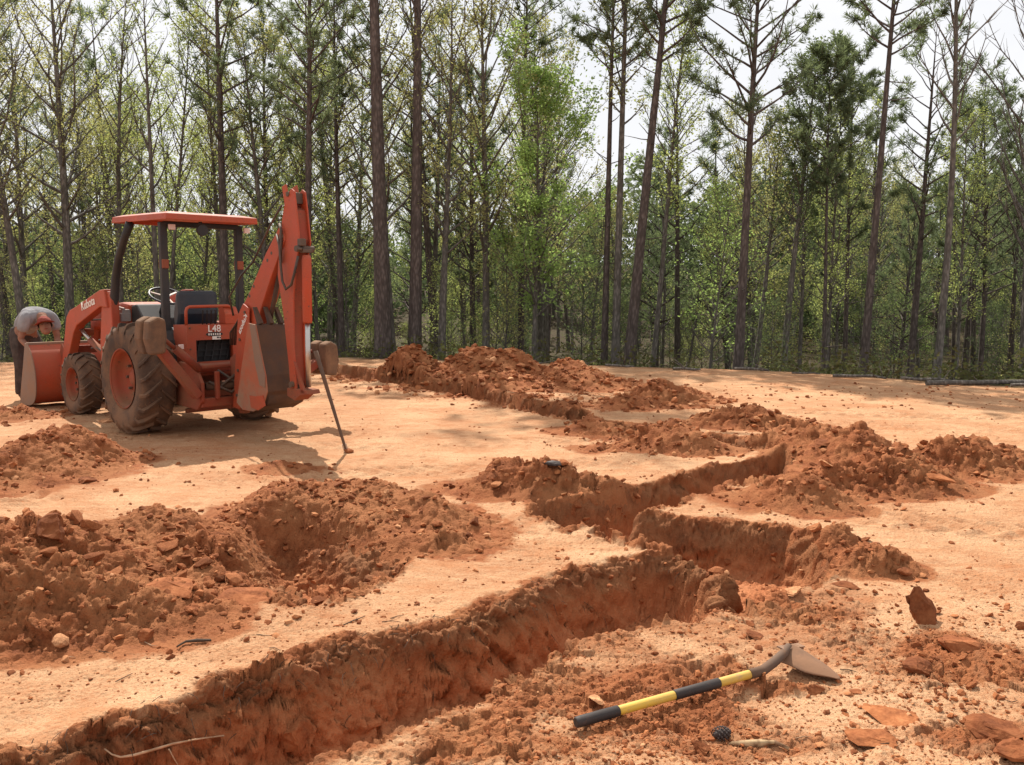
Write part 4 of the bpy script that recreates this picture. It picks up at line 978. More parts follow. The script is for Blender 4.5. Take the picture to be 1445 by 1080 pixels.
# ---------------------------------------------------------------- the man bending over the bucket
def skin_mesh(name, joints, edges, mat, parent, sub=2, root=0):
    """joints: (x, y, z, rx, ry)"""
    me = bpy.data.meshes.new(name); me.from_pydata([j[:3] for j in joints], edges, []); me.materials.append(mat)
    o = bpy.data.objects.new(name, me); col.objects.link(o); o.parent = parent
    m = o.modifiers.new('skin', 'SKIN'); m.use_smooth_shade = True
    for i, v in enumerate(me.skin_vertices[0].data): v.radius = (joints[i][3], joints[i][4]); v.use_root = (i == root)
    s = o.modifiers.new('sub', 'SUBSURF'); s.levels = sub; s.render_levels = sub
    dg = bpy.context.evaluated_depsgraph_get(); ev = o.evaluated_get(dg); me2 = bpy.data.meshes.new_from_object(ev)
    o.modifiers.clear(); o.data = me2; me2.name = name
    if not me2.materials: me2.materials.append(mat)
    return o
def cloth_material(name, a, b, sc=14):
    t = NT(name); return t.pbr(t.ramp(t.noise(sc, 5, .6), [(.3, a), (.7, b)]), .9, 0, t.bump(t.noise(7, 3, .5, stretch=(1, 1, .4)), 1.0, .07), .1)
def person():
    M_SK = cloth_material('skin', (.24, .12, .08), (.31, .165, .115)); M_SH = cloth_material('grey_tshirt', (.20, .19, .195), (.29, .275, .28), 6)
    M_TR = cloth_material('dark_trousers', (.045, .035, .032), (.09, .07, .06)); M_CP = cloth_material('red_cap', (.20, .045, .035), (.28, .075, .055)); M_BT = cloth_material('boot', (.04, .025, .02), (.10, .06, .045)); M_HR = cloth_material('hair', (.06, .045, .035), (.12, .09, .07))
    fx, fy = PERSON_AT
    P = empty('person', (fx, fy, gz(fx, fy))); tag(P, 'person in grey t-shirt, red cap and dark trousers bending over the loader bucket', 'person')
    P.rotation_euler = (0, 0, PERSON_RZ); P.scale = (1.06, 1.06, 1.06)
    # local frame: +x is the way he faces (screen right), +y away from us. metres
    hipz = .90
    J = [(-.16, 0, .93, .10, .11),       # 0 pelvis
         (-.06, 0, 1.05, .10, .11), (.09, -.01, 1.13, .10, .12), (.25, -.03, 1.13, .09, .11), (.33, -.04, 1.14, .06, .09),  # 4 neck base
         (.38, -.05, 1.09, .050, .052), (.425, -.06, 1.03, .080, .080), (.45, -.065, .96, .072, .076), (.475, -.07, .905, .042, .048),   # head
         (.24, -.19, 1.12, .058, .058), (.17, -.24, .87, .045, .045), (.155, -.235, .84, .043, .043), (.33, -.22, .72, .032, .034), (.40, -.21, .69, .026, .036), (.45, -.21, .665, .018, .040),   # near arm 9..14
         (.26, .14, 1.12, .058, .058), (.31, .18, .87, .045, .045), (.315, .175, .84, .043, .043), (.42, .12, .64, .032, .034), (.45, .10, .59, .026, .036), (.48, .09, .545, .018, .040),   # far arm 15..20
         (-.14, -.10, .84, .095, .10), (-.06, -.12, .50, .066, .066), (-.06, -.12, .45, .062, .062), (-.10, -.12, .12, .045, .045), (-.10, -.12, .07, .045, .045), (.05, -.13, .035, .04, .035),
         (-.13, .10, .84, .095, .10), (-.02, .13, .50, .066, .066), (-.02, .13, .45, .062, .062), (-.08, .13, .12, .045, .045), (-.08, .13, .07, .045, .045), (.07, .13, .035, .04, .035)]
    E = [(0, 1), (1, 2), (2, 3), (3, 4), (4, 5), (5, 6), (6, 7), (7, 8), (3, 9), (9, 10), (10, 11), (11, 12), (12, 13), (13, 14), (3, 15), (15, 16), (16, 17), (17, 18), (18, 19), (19, 20),
         (0, 21), (21, 22), (22, 23), (23, 24), (24, 25), (25, 26), (0, 27), (27, 28), (28, 29), (29, 30), (30, 31), (31, 32)]
    # fingers and thumbs, rooted in the palms
    def hand(palm, tipi, sy):
        p = Vector(J[palm][:3]); t = Vector(J[tipi][:3]); d = (t - p).normalized(); side = Vector((0, 1, 0)); dn = Vector((.1, 0, -1)).normalized()
        for k, (off, L) in enumerate(((-.030, .062), (-.010, .072), (.011, .068), (.030, .054))):
            b = t + side * off; m = b + d * L * .5 + dn * .006; e = m + d * L * .25 + dn * L * .5
            i0 = len(J); J.append((*(b - d * .012), .0095, .0095)); J.append((*m, .0088, .0088)); J.append((*e, .0078, .0078)); E.extend([(tipi, i0), (i0, i0 + 1), (i0 + 1, i0 + 2)])
        b = p + side * (sy * .032) + d * .01; i0 = len(J); J.append((*b, .0105, .0105)); J.append((*(b + side * sy * .018 + d * .035 + dn * .012), .0095, .0095)); J.append((*(b + side * sy * .010 + d * .058 + dn * .03), .008, .008)); E.extend([(palm, i0), (i0, i0 + 1), (i0 + 1, i0 + 2)])
    hand(13, 14, 1); hand(19, 20, -1)
    body = skin_mesh('body', J, E, M_SK, P, 2, 0)
    # face: nose, brow, ears folded into one mesh set on the head
    hd = Vector((.425, -.06, 1.03)); ax = (Vector(J[8][:3]) - Vector(J[5][:3])).normalized(); fwd = Vector((.80, -.45, -.25)); fwd = (fwd - ax * fwd.dot(ax)).normalized(); sd = ax.cross(fwd)
    # clothes follow the same skeleton, a little larger
    def grow_(idx, dr): return [(*J[i][:3], J[i][3] + dr, J[i][4] + dr) for i in idx]
    sj = [(-.21, 0, .92, .160, .175), (-.06, 0, 1.055, .142, .158), (.09, -.01, 1.15, .145, .172), (.25, -.03, 1.17, .135, .178), (.335, -.04, 1.13, .085, .11), (.24, -.20, 1.11, .10, .10), (.19, -.237, .93, .082, .078), (.26, .15, 1.11, .10, .10), (.30, .18, .93, .082, .078), (.10, -.01, 1.05, .10, .14)]
    skin_mesh('tshirt', sj, [(0, 1), (1, 2), (2, 3), (3, 4), (3, 5), (5, 6), (3, 7), (7, 8)], M_SH, P, 2, 0)
    tj = [(-.12, 0, 1.01, .140, .160), (-.19, 0, .93, .150, .160), (-.14, -.10, .84, .118, .122), (-.06, -.12, .50, .090, .090), (-.07, -.12, .40, .085, .085), (-.10, -.12, .12, .078, .076), (-.09, -.12, .075, .078, .076), (-.13, .10, .84, .118, .122), (-.02, .13, .50, .090, .090), (-.03, .13, .40, .085, .085), (-.08, .13, .12, .078, .076), (-.07, .13, .075, .078, .076)]
    skin_mesh('trousers', tj, [(0, 1), (1, 2), (2, 3), (3, 4), (4, 5), (5, 6), (1, 7), (7, 8), (8, 9), (9, 10), (10, 11)], M_TR, P, 2, 1)
    for yy, xx in ((-.12, -.10), (.13, -.08)):
        skin_mesh('boot', [(xx, yy, .13, .062, .062), (xx, yy, .06, .062, .058), (xx + .09, yy, .048, .052, .044), (xx + .17, yy, .036, .042, .032)], [(0, 1), (1, 2), (2, 3)], M_BT, P, 2, 1)
    # cap: dome and brim on the crown of the head, which points at us and right
    up = -ax
    mb = MB(); c = hd - ax * .015; V = []; nr, na = 8, 24
    for i in range(nr + 1):
        th = i / nr * math.pi * .54
        for k in range(na):
            a = 2 * math.pi * k / na
            V.append(c + up * (.108 * math.cos(th)) + (fwd * math.cos(a) * .104 + sd * math.sin(a) * .092) * math.sin(th))
    mb.add(V, [(i * na + k, i * na + (k + 1) % na, (i + 1) * na + (k + 1) % na, (i + 1) * na + k) for i in range(nr) for k in range(na)], True)
    V = []; 
    for lay in (0, .006):
        for i in range(3):
            for k in range(9):
                a = (k / 8 - .5) * 2.2; r = .104 + .036 * i * math.cos(a * .8)
                V.append(c + fwd * (r * math.cos(a)) + sd * (r * .92 * math.sin(a)) - up * (.004 * i * i + .012 + lay))
    fs = []
    for l in (0, 27):
        for i in range(2):
            for k in range(8): q = l + i * 9 + k; fs.append((q, q + 1, q + 10, q + 9))
    fs += [(18 + k, 19 + k, 46 + k, 45 + k) for k in range(8)]
    mb.add(V, fs, True); mb.build('cap', M_CP, P)
    mb = MB()
    fc = hd + ax * .03 + fwd * .082
    mb.add([fc - sd * .014 + ax * .03, fc + sd * .014 + ax * .03, fc - ax * .012, fc + fwd * .026 + ax * .026, fc + ax * .036], [(0, 2, 3), (1, 3, 2), (0, 3, 4), (1, 4, 3)], True); mb.build('nose', M_SK, P)
    for s in (-1, 1):
        e = hd + ax * .025 + sd * (s * .086); mb = MB(); mb.tube([e - ax * .026, e - ax * .012 + sd * s * .012 - fwd * .01, e + ax * .012 + sd * s * .01 - fwd * .008, e + ax * .028], [.006, .012, .010, .004], 8); mb.build('ear', M_SK, P)
        e = hd + ax * .018 + fwd * .078 + sd * (s * .032); mb = MB(); mb.tube([e - fwd * .004, e + fwd * .003], [.007, .004], 8); mb.build('eye', M_HR, P)
    m_ = hd + ax * .088 + fwd * .072; mb = MB(); mb.tube([m_ - sd * .024, m_ + fwd * .006, m_ + sd * .024], [.003, .006, .003], 6); mb.build('mouth', M_CP, P)
    mb = MB(); V = []
    for i in range(6):
        th = math.pi * (.42 + .16 * i / 5)
        for k in range(13):
            a = math.pi * (.5 + k / 12); V.append(hd + up * (.100 * math.cos(th)) + (fwd * math.cos(a) * .096 + sd * math.sin(a) * .086) * math.sin(th))
    mb.add(V, [(i * 13 + k, i * 13 + k + 1, (i + 1) * 13 + k + 1, (i + 1) * 13 + k) for i in range(5) for k in range(12)], True); mb.build('hair', M_HR, P)
PERSON_AT = (-6.92, 12.75); PERSON_RZ = math.radians(-30)
person()
# ---------------------------------------------------------------- trees
def leaf_quads(rg, C, size, spread, aspect=.55):
    n = len(C); P = C + rg.normal(size=(n, 3)) * spread
    a = rg.normal(size=(n, 3)); a[:, 2] *= .6; a /= np.linalg.norm(a, axis=1)[:, None]
    b = rg.normal(size=(n, 3)); b -= a * (a * b).sum(1)[:, None]; b /= np.linalg.norm(b, axis=1)[:, None]
    s = size * rg.uniform(.6, 1.25, n)[:, None]
    V = np.stack([P, P + a * s * .5 + b * s * aspect * .5, P + a * s, P + a * s * .5 - b * s * aspect * .5], 1).reshape(-1, 3)
    return V
def needle_quads(rg, C, D, per, length, width):
    n = len(C); C = np.repeat(C, per, 0); D = np.repeat(D, per, 0); m = n * per
    a = D * .75 + rg.normal(size=(m, 3)) * .62; a /= np.linalg.norm(a, axis=1)[:, None]
    b = rg.normal(size=(m, 3)); b -= a * (a * b).sum(1)[:, None]; b /= np.linalg.norm(b, axis=1)[:, None]
    L = length * rg.uniform(.65, 1.15, m)[:, None]; w = width * .5
    V = np.stack([C - b * w * .6, C + a * L * .5 - b * w, C + a * L, C + a * L * .5 + b * w], 1).reshape(-1, 3)
    return V
class TreeB: pass
def grow(seed, H, r0, start, cr, kind, nb=40, leaves=9000, leaf=.07, bend=.15, ns=5, prof='oval', up=.6, stubs=0, ragged=.3):
    rd = random.Random(seed); rg = np.random.default_rng(seed)
    mb = MB(); n = 12
    bx, by = rd.uniform(-1, 1) * bend, rd.uniform(-1, 1) * bend; ph = rd.uniform(0, 6)
    def tp(t): return Vector((bx * math.sin(t * 3.3 + ph) - bx * math.sin(ph) , by * math.sin(t * 2.6 + ph * 2) - by * math.sin(ph * 2), t * H))
    def tr(t): return max(.012, r0 * (1 - t) ** .75 * (1 + .35 * math.exp(-t * H / .35)))
    ts = [0, .012, .03] + [.03 + .97 * (i + 1) / n for i in range(n)]
    mb.tube([tp(t) for t in ts], [tr(t) if t < 1 else .008 for t in ts], 10)
    C = []; D = []
    for i in range(nb + stubs):
        stub = i >= nb
        t = start + (.985 - start) * ((i + rd.random()) / nb) if not stub else rd.uniform(.15, start)
        az = i * 2.39996 + rd.uniform(-.5, .5)
        q = (t - start) / (1 - start)
        if prof == 'cone': pr = (1 - q) ** .8 * .95 + .12
        elif prof == 'top': pr = math.sin(math.pi * min(1, .12 + q * .85)) ** .6
        else: pr = math.sin(math.pi * (.15 + .8 * q)) ** .7
        L = cr * pr * rd.uniform(.85 - ragged, 1.0 + ragged * .6) if not stub else rd.uniform(.25, .9)
        u0 = (up + .5 * q) * rd.uniform(.7, 1.3) if not stub else rd.uniform(-.2, .5)
        d = Vector((math.cos(az), math.sin(az), u0)).normalized(); p = tp(t); pts = [p]; m = 5
        for k in range(m):
            d = (d + Vector((rd.uniform(-.16, .16), rd.uniform(-.16, .16), (.10 if kind != 'pine' else .05) + rd.uniform(-.1, .1)))).normalized()
            p = p + d * (L / m); pts.append(p)
        rb = min(tr(t) * .5, .012 + .022 * L) if not stub else .012
        mb.tube(pts, [rb * (1 - .85 * k / m) + .003 for k in range(m + 1)], 5, cap=False)
        if stub: continue
        for j in range(ns):
            s = rd.uniform(.25, 1.0) if j else 1.0
            f = s * m; k = min(m - 1, int(f)); bp = pts[k].lerp(pts[k + 1], f - k)
            base_d = (pts[k + 1] - pts[k]).normalized()
            dd = (base_d + Vector((rd.uniform(-1, 1), rd.uniform(-1, 1), rd.uniform(-.4, .8))) * .8).normalized()
            L2 = L * rd.uniform(.2, .42) * (1.15 - .5 * s) + .08; q1 = bp + dd * L2 * .5; dd2 = (dd + Vector((rd.uniform(-.3, .3), rd.uniform(-.3, .3), rd.uniform(0, .35)))).normalized(); q2 = q1 + dd2 * L2 * .5
            mb.tube([bp, q1, q2], [rb * .35 + .003, rb * .2 + .002, .002], 3, cap=False)
            if kind == 'pine':
                for (c, dx) in ((q2, dd2), (q1.lerp(q2, .4), dd2), (bp.lerp(q1, .8), dd), (pts[-1], base_d)):
                    C.append(c); D.append(dx)
            else:
                for _ in range(3):
                    C.append(bp.lerp(q1, rd.random()) if rd.random() < .35 else q1.lerp(q2, rd.random() * 1.15)); D.append(dd2)
    out = TreeB(); out.wood = mb; out.C = np.array([tuple(c) for c in C]); out.D = np.array([tuple(c) for c in D]); out.rg = rg
    if kind == 'bare' or leaves == 0 or not C: out.V = None
    elif kind == 'pine':
        per = max(4, leaves // len(C)); out.V = needle_quads(rg, out.C, out.D, per, leaf * 2.1, leaf * .24)
        out.tint = np.repeat(np.clip(rg.normal(.5, .2, len(out.C)), 0, 1), per * 4)
    else:
        w = rg.random(len(out.C)) ** 1.5 + .05; w /= w.sum(); ix = rg.choice(len(out.C), leaves, p=w)
        out.V = leaf_quads(rg, out.C[ix], leaf, .05 + leaf * .7)
        base = np.clip(rg.normal(.5, .22, len(out.C)), 0, 1)[ix]; out.tint = np.repeat(np.clip(base + rg.normal(0, .12, len(ix)), 0, 1), 4)
    return out
def tree_meshes(T, bark, leafm):
    wm = T.wood.mesh('trunk', bark)
    cm = None
    if T.V is not None:
        cm = np_mesh('crown', T.V, np.arange(len(T.V)).reshape(-1, 4), leafm, 4, False, dict(tint=T.tint))
    return wm, cm
def place(meshes, x, y, label, cat, group=None, rz=0, sc=1.0, lean=(0, 0), name='tree', z=None):
    z = (gz(x, y) if z is None else z) - .08
    o = bpy.data.objects.new(name, None); col.objects.link(o); o.location = (x, y, z); o.scale = (sc,) * 3
    o.rotation_mode = 'XYZ'; o.rotation_euler = (lean[1], lean[0], 0)
    R = Matrix.Rotation(lean[0], 4, 'Y') @ Matrix.Rotation(lean[1], 4, 'X') @ Matrix.Rotation(rz, 4, 'Z'); o.rotation_euler = R.to_euler()
    o.empty_display_size = .3
    tag(o, label, cat, group)
    link_mesh('trunk', meshes[0], o)
    if meshes[1] is not None: link_mesh('crown', meshes[1], o)
    return o
# hero trees: (base px, px where it meets the frame top, distance, width px at y 450, H, crown start frac, crown radius, kind, label)
HERO = [
    (97, 76, 24.5, 15, 12.0, .30, 3.0, 'olive', 'tall grey oak with spreading lower limbs behind the tractor loader'),
    (38, -40, 23.0, 13, 9.5, .42, 2.4, 'olive', 'dark trunk leaning left behind the bent-over man'),
    (-45, -90, 22.0, 13, 10, .35, 2.8, 'olive', 'oak cut off by the left edge with a limb reaching into the picture'),
    (172, 190, 26, 9, 11.5, .35, 1.7, 'spring', 'slim pale-leaved tree rising behind the left end of the canopy'),
    (233, 250, 26, 7, 11.0, .38, 1.6, 'spring', 'thin light green tree above the middle of the canopy'),
    (315, 300, 27, 8, 11.5, .40, 2.0, 'spring', 'light green tree above the right half of the canopy'),
    (378, 372, 28, 10, 12.0, .42, 1.9, 'pine', 'slim pine just left of the backhoe boom'),
    (432, 425, 22.5, 13, 12.0, .48, 2.0, 'pine', 'straight dark pine directly behind the backhoe dipper arm'),
    (482, 478, 25, 10, 11.5, .45, 2.0, 'pine', 'pine with a ragged crown right of the backhoe'),
    (541, 527, 21.6, 25, 14.5, .80, 2.2, 'pine', 'thickest bare reddish pine trunk, left one of the pair'),
    (584, 592, 22.0, 20, 14.0, .56, 1.6, 'bare', 'second thick trunk of the pair with bare upswept limbs'),
    (668, 665, 27, 11, 9.3, .30, 1.5, 'pine', 'dark narrow pine left of the bright green tree'),
    (735, 742, 25, 11, 12.5, .70, 2.0, 'pine', 'pine whose dark crown tops the bright green tree'),
    (752, 758, 23.2, 8, 7.9, .22, 2.25, 'green', 'brightest fresh green leafy tree in the middle of the wood'),
    (852, 872, 22.5, 11, 12.5, .62, 1.5, 'pine', 'thin dark pine, left one of three leaning trunks'),
    (868, 884, 22.2, 13, 13.0, .50, 1.6, 'olive', 'trunk with a high fork, middle one of three leaning trunks'),
    (886, 932, 20.8, 17, 12.5, .58, 1.7, 'pine', 'thick dark pine leaning right, right one of three leaning trunks'),
    (918, 985, 22.5, 9, 9.5, .45, 1.4, 'spring', 'thin leaning trunk just right of the three dark trunks'),
    (1042, 1076, 19.8, 15, 10.6, .50, 2.25, 'pine', 'tall open-crowned pine standing clear of the others against the sky'),
    (1060, 1130, 23, 9, 7.0, .50, 1.5, 'olive', 'crooked leaning tree right of the open-crowned pine'),
    (1105, 1150, 22, 11, 8.6, .45, 1.5, 'dark', 'leaning dark trunk with a thin brown crown'),
    (1163, 1186, 21.5, 7, 8.2, .60, 1.1, 'pine', 'very thin straight pine between two taller pines'),
    (1195, 1212, 24, 8, 9.8, .45, 1.4, 'pine', 'slim pine with a feathery crown left of the tallest right-hand pine'),
    (1218, 1264, 19.4, 13, 12.0, .62, 1.8, 'pine', 'tallest dark pine in the right half leaning slightly right'),
    (1322, 1348, 19.0, 12, 11.5, .48, 1.5, 'bare', 'bare leafless tree with fine upswept branches on the right'),
    (1385, 1400, 24, 9, 8.2, .40, 1.8, 'pine', 'bushy pine near the right edge with a flat dark top'),
    (1450, 1480, 20, 14, 9.0, .35, 2.6, 'bare', 'leafless oak at the right edge reaching limbs into the picture'),
]
LM = {'pine': M_PINE, 'spring': M_SPRING, 'olive': M_OLIVE, 'green': M_GREEN, 'dark': M_DARK, 'bare': M_OLIVE}
for i, (bx, txp, dist, wpx, H, st, cr, kind, lab) in enumerate(HERO):
    r0 = wpx / F * dist / 2 * .98
    pine = kind == 'pine'
    kw = dict(pine=dict(nb=44, leaves=12500, leaf=.085, ns=5, prof='top', up=.45, stubs=9), bare=dict(nb=34, leaves=0, ns=7, up=1.3),
              olive=dict(nb=38, leaves=3200, leaf=.075, ns=6, up=.55, stubs=4), spring=dict(nb=40, leaves=3600, leaf=.075, ns=6, up=.9),
              green=dict(nb=46, leaves=12500, leaf=.10, ns=7, up=.65, ragged=.75), dark=dict(nb=30, leaves=5000, leaf=.08, ns=6, up=.8))[kind]
    T = grow(700 + i, H, r0, st, cr, kind, bend=.10 if pine else .22, **kw)
    ms = tree_meshes(T, M_BARKP if pine or i == 10 else M_BARKD, LM[kind])
    x = (bx - 722.5) / F * dist; y = dist
    ztop = 9.3 * dist / 22.5 + .0
    x2 = (txp - 722.5) / F * (dist * .9945 - (ztop - 1.6) * .105)
    z = gz(x, y); lean = math.atan2(x2 - x * 1.0, ztop)
    place(ms, x, y, lab, 'tree', None, 0, 1.0, (lean, 0), {'pine': 'pine_tree', 'bare': 'bare_tree'}.get(kind, 'leafy_tree'), z=z)

# wood behind
def proto(kind, seed, **kw):
    T = grow(seed, kind=kind, **kw); return tree_meshes(T, M_BARKP if kind == 'pine' else M_BARKD, LM[kind])
PB_ = [
    ('pine', 'pine_tree', 'slender pine', [proto('pine', 11 + i, H=11, r0=.12, start=.45, cr=1.7, nb=32, leaves=4200, leaf=.10, ns=4, prof='top', up=.4, stubs=8, bend=.15) for i in range(3)]),
    ('pinebushy', 'pine_tree', 'bushy dark pine', [proto('pine', 31 + i, H=9, r0=.11, start=.22, cr=1.9, nb=38, leaves=6000, leaf=.11, ns=5, prof='cone', up=.35, bend=.15) for i in range(2)]),
    ('spring', 'leafy_tree', 'light green young tree', [proto('spring', 41 + i, H=9.5, r0=.07, start=.28, cr=1.7, nb=36, leaves=5400, leaf=.07, ns=5, up=.9, bend=.35) for i in range(3)]),
    ('olive', 'leafy_tree', 'yellow-green oak', [proto('olive', 51 + i, H=9.5, r0=.10, start=.30, cr=2.3, nb=38, leaves=5800, leaf=.07, ns=5, up=.7, bend=.3) for i in range(3)]),
    ('bare', 'bare_tree', 'bare thin trunk', [proto('bare', 61 + i, H=8.5, r0=.075, start=.35, cr=1.2, nb=22, leaves=0, ns=5, up=1.1, bend=.3) for i in range(2)]),
]
SAP = [proto(k, 81 + i, H=3.4, r0=.025, start=.15, cr=1.15, nb=26, leaves=2000, leaf=.058, ns=5, up=.6, bend=.2) for i, k in enumerate(['spring', 'olive', 'green', 'spring', 'dark'])]
def near_hero(x, y, r):
    for h in HERO:
        hx = (h[0] - 722.5) / F * h[2]
        if (hx - x) ** 2 + (h[2] - y) ** 2 < r * r: return True
    return False
rd = random.Random(77); cnt = 0; placed = []
while cnt < 160:
    y = 22.5 + 36 * rd.random() ** 1.25; x = rd.uniform(-.80, .80) * y
    if y < edge_y(x) + 3.0 or near_hero(x, y, .8): continue
    if any((x - a) ** 2 + (y - b) ** 2 < (.75 + .02 * y) ** 2 for a, b in placed): continue
    placed.append((x, y)); cnt += 1
    px = x / y
    left = px < .05
    w = [.17, .06, .31, .31, .15] if left else [.28, .24, .14, .18, .16]
    k = rd.choices(range(5), w)[0]; kind, nm, phrase, protos = PB_[k]
    sc = rd.uniform(.85, 1.25) * (1.0 if left else .78) * (1 + .011 * (y - 25)) * (1.35 if kind == 'bare' and left else 1)
    band = 'front' if y < 33 else 'deep'
    side = 'left' if px < -.2 else ('middle' if px < .2 else 'right')
    place(rd.choice(protos), x, y, '%s among others in the %s %s of the wood' % (phrase, side, band), 'tree', phrase + 's in the %s %s of the wood' % (side, band),
          rd.uniform(0, 6.28), sc, (rd.gauss(0, .035), rd.gauss(0, .03)), nm)
cnt = 0
while cnt < 120:
    y = 21 + 26 * rd.random(); x = rd.uniform(-.75, .75) * y
    if y < edge_y(x) + 4: continue
    cnt += 1; i = rd.randrange(5) if rd.random() < (.8 if x < 0 else .35) else 4
    side = 'left part' if x / y < -.2 else ('middle' if x / y < .2 else 'right part')
    place(SAP[i], x, y, 'low %s sapling in the undergrowth, %s of the wood' % (['pale green', 'yellow-green', 'fresh green', 'light green', 'dull dark green'][i], side), 'sapling',
          'saplings in the undergrowth, %s' % side, rd.uniform(0, 6.28), rd.uniform(.6, 1.35), (rd.gauss(0, .06), 0), 'sapling')

# fallen branches along the edge of the wood
for i in range(16):
    r_ = random.Random(500 + i); x = [8.0, 8.8, 4.6, 6.2, 2.2, .4, -2.2, -5.4, -8.3, 9.6, 7.2, 3.4, 5.4, -7, -10, 1.3][i]; y = float(edge_y(np.array([x]))[0]) + r_.uniform(-.3, .5)
    L_ = [2.2, 1.3, .7, .9, .6, .5, .6, .7, .9, 1.6, .8, .6, .5, .8, .9, .5][i]; a = r_.uniform(-.5, .5) - .35; big = i in (0, 9)
    P3 = [Vector((x + math.cos(a) * L_ * t, y + math.sin(a) * L_ * t, 0)) for t in (-.5, -.1, .25, .5)]
    for p in P3: p.z = gz(p.x, p.y) + (.04 if big else .03) + r_.uniform(0, .03)
    c = P3[0].copy(); mb = MB(); r0 = .045 if big else r_.uniform(.015, .032); mb.tube([p - c for p in P3], [r0, r0 * .95, r0 * .85, r0 * .6], 8)
    for k in range(3):
        q = P3[1].lerp(P3[3], r_.random()) - c; mb.tube([q, q + Vector((r_.uniform(-.3, .3), r_.uniform(-.2, .2), r_.uniform(.05, .3)))], [r0 * .4, .004], 5)
    o = mb.build('fallen_branch', M_BARKD); o.location = c
    tag(o, 'thick dark fallen limb at the right edge of the clearing' if i == 0 else 'dead branch lying along the edge where clay meets wood', 'branch', 'fallen branches at the wood edge')

# far-off wood on the rise behind: reads as one mass
def far_wood():
    rg = np.random.default_rng(3); VV = []; TT = []; mb = MB(); r2 = random.Random(8)
    for i in range(330):
        y = rg.uniform(56, 96); x = rg.uniform(-1.0, 1.0) * y
        z0 = float(terrain(np.array([x]), np.array([y]))[0][0]); Ht = rg.uniform(6, 9) * (.9 if x < 0 else 1.35); 
        n = int(700); u = rg.random(n) ** .8; h = z0 + Ht * (.12 + .88 * u); rr = (.4 + 2.3 * np.sin(np.pi * np.clip(.15 + .83 * u, 0, 1))) * np.sqrt(rg.random(n)); a = rg.uniform(0, 6.283, n)
        lump = rg.normal(size=(n, 3)) * .25
        C = np.stack([x + rr * np.cos(a), y + rr * np.sin(a), h], 1) + lump
        VV.append(leaf_quads(rg, C, .38, .05, .7)); TT.append(np.repeat(np.clip(rg.normal(rg.uniform(.1, .8), .15, n), 0, 1), 4))
        mb.tube([(x, y, z0 - .3), (x + rg.normal() * .2, y, z0 + Ht * .5), (x + rg.normal() * .3, y, z0 + Ht * .95)], [.15, .11, .03], 5, cap=False)
    V = np.concatenate(VV)
    me = np_mesh('distant_wood', V, np.arange(len(V)).reshape(-1, 4), M_DARK, 4, False, dict(tint=np.concatenate(TT)))
    o = link_mesh('distant_wood', me); tag(o, 'far dark green mass of pines on the rise behind the trunks', 'woodland', kind='stuff')
    o2 = mb.build('distant_trunks', M_BARKD); tag(o2, 'far-off trunks inside the dark mass of the wood', 'woodland', kind='stuff')
far_wood()
M_BRUSH = leaf_material('brush_leaves', (.08, .055, .03), (.12, .14, .06), .35)
def litter():
    """leaf litter and low weeds on the wood floor"""
    rg = np.random.default_rng(4); n = 120000
    y = 15 + 30 * rg.random(n) ** 1.3; x = rg.uniform(-.72, .72, n) * y; e = y - edge_y(x); k = e > .1 + .8 * rg.random(n) ** 2 + .6 * fbm(x * .7, y * .7, 3, 305); x = x[k]; y = y[k]
    cl = fbm(x * .9, y * .9, 3, 300); k = cl > .02; x = x[k]; y = y[k]; cl = cl[k]
    z = surface(x, y); h = np.clip((cl - .02) * 1.8, .02, .7)
    C = np.stack([x, y, z + rg.random(len(x)) * h * .9], 1)
    V = leaf_quads(rg, C, .11, .05, .5)
    me = np_mesh('undergrowth', V, np.arange(len(V)).reshape(-1, 4), M_DARK, 4, False, dict(tint=np.repeat(rg.random(len(x)), 4)))
    me.materials[0] = M_BRUSH
    o = link_mesh('undergrowth', me); tag(o, 'low weeds and brush on the floor of the wood', 'undergrowth', kind='stuff')
litter()
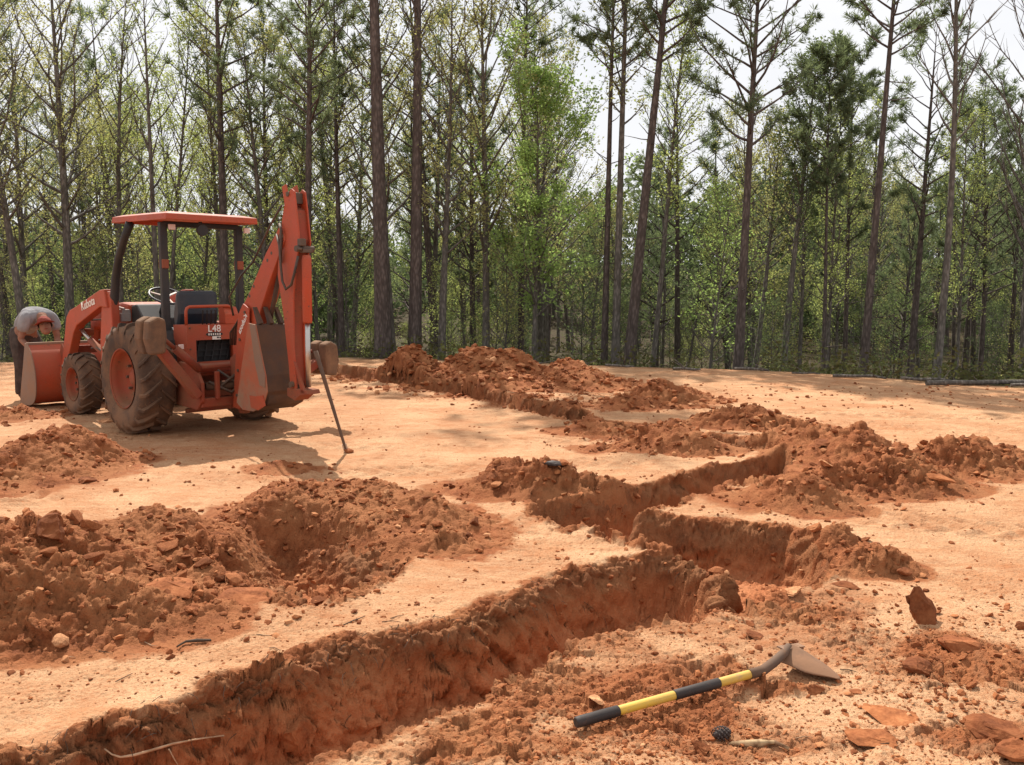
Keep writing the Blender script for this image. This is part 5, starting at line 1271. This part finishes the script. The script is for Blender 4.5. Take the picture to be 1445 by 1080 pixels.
# ---------------------------------------------------------------- camera, sun, sky
cam = bpy.data.cameras.new('camera'); co = bpy.data.objects.new('camera', cam); col.objects.link(co)
co.location = (0, 0, EYE); co.rotation_euler = (math.radians(90) - PITCH, 0, 0)
cam.sensor_width = 36; cam.lens = 36 * F / 1445; cam.clip_start = .05; cam.clip_end = 1000; scene.camera = co
AZ = math.radians(-22); EL = math.radians(50)
S = Vector((math.sin(AZ) * math.cos(EL), math.cos(AZ) * math.cos(EL), math.sin(EL)))
sun = bpy.data.lights.new('sun', 'SUN'); sun.energy = 5.0; sun.angle = math.radians(.55); sun.color = (1, .95, .86)
so = bpy.data.objects.new('sun', sun); col.objects.link(so); so.rotation_euler = S.to_track_quat('Z', 'Y').to_euler(); so.location = (0, 0, 30)
nt = world.node_tree; nt.nodes.clear()
wo = nt.nodes.new('ShaderNodeOutputWorld'); bg = nt.nodes.new('ShaderNodeBackground'); sky = nt.nodes.new('ShaderNodeTexSky')
sky.sky_type = 'NISHITA'; sky.sun_disc = False; sky.sun_elevation = EL; sky.sun_rotation = AZ; sky.air_density = 1.2; sky.dust_density = 3.0; sky.ozone_density = 1.5
tc = nt.nodes.new('ShaderNodeTexCoord'); no = nt.nodes.new('ShaderNodeTexNoise'); no.inputs['Scale'].default_value = 2.6; no.inputs['Detail'].default_value = 7; no.inputs['Roughness'].default_value = .6
rp = nt.nodes.new('ShaderNodeValToRGB'); rp.color_ramp.elements[0].position = .36; rp.color_ramp.elements[1].position = .56
rp.color_ramp.elements[0].color = (.80, .80, .80, 1)
mx = nt.nodes.new('ShaderNodeMix'); mx.data_type = 'RGBA'; mx.inputs[7].default_value = (9.9, 9.95, 10.2, 1)
nt.links.new(tc.outputs['Generated'], no.inputs['Vector']); nt.links.new(no.outputs['Fac'], rp.inputs[0]); nt.links.new(rp.outputs[0], mx.inputs[0]); nt.links.new(sky.outputs[0], mx.inputs[6]); nt.links.new(mx.outputs[2], bg.inputs[0])
bg.inputs[1].default_value = .072; nt.links.new(bg.outputs[0], wo.inputs[0])
vs = scene.view_settings; vs.view_transform = 'Standard'; vs.look = 'None'; vs.exposure = 0.48; vs.gamma = 1; vs.use_curve_mapping = False
scene.render.engine = 'CYCLES'
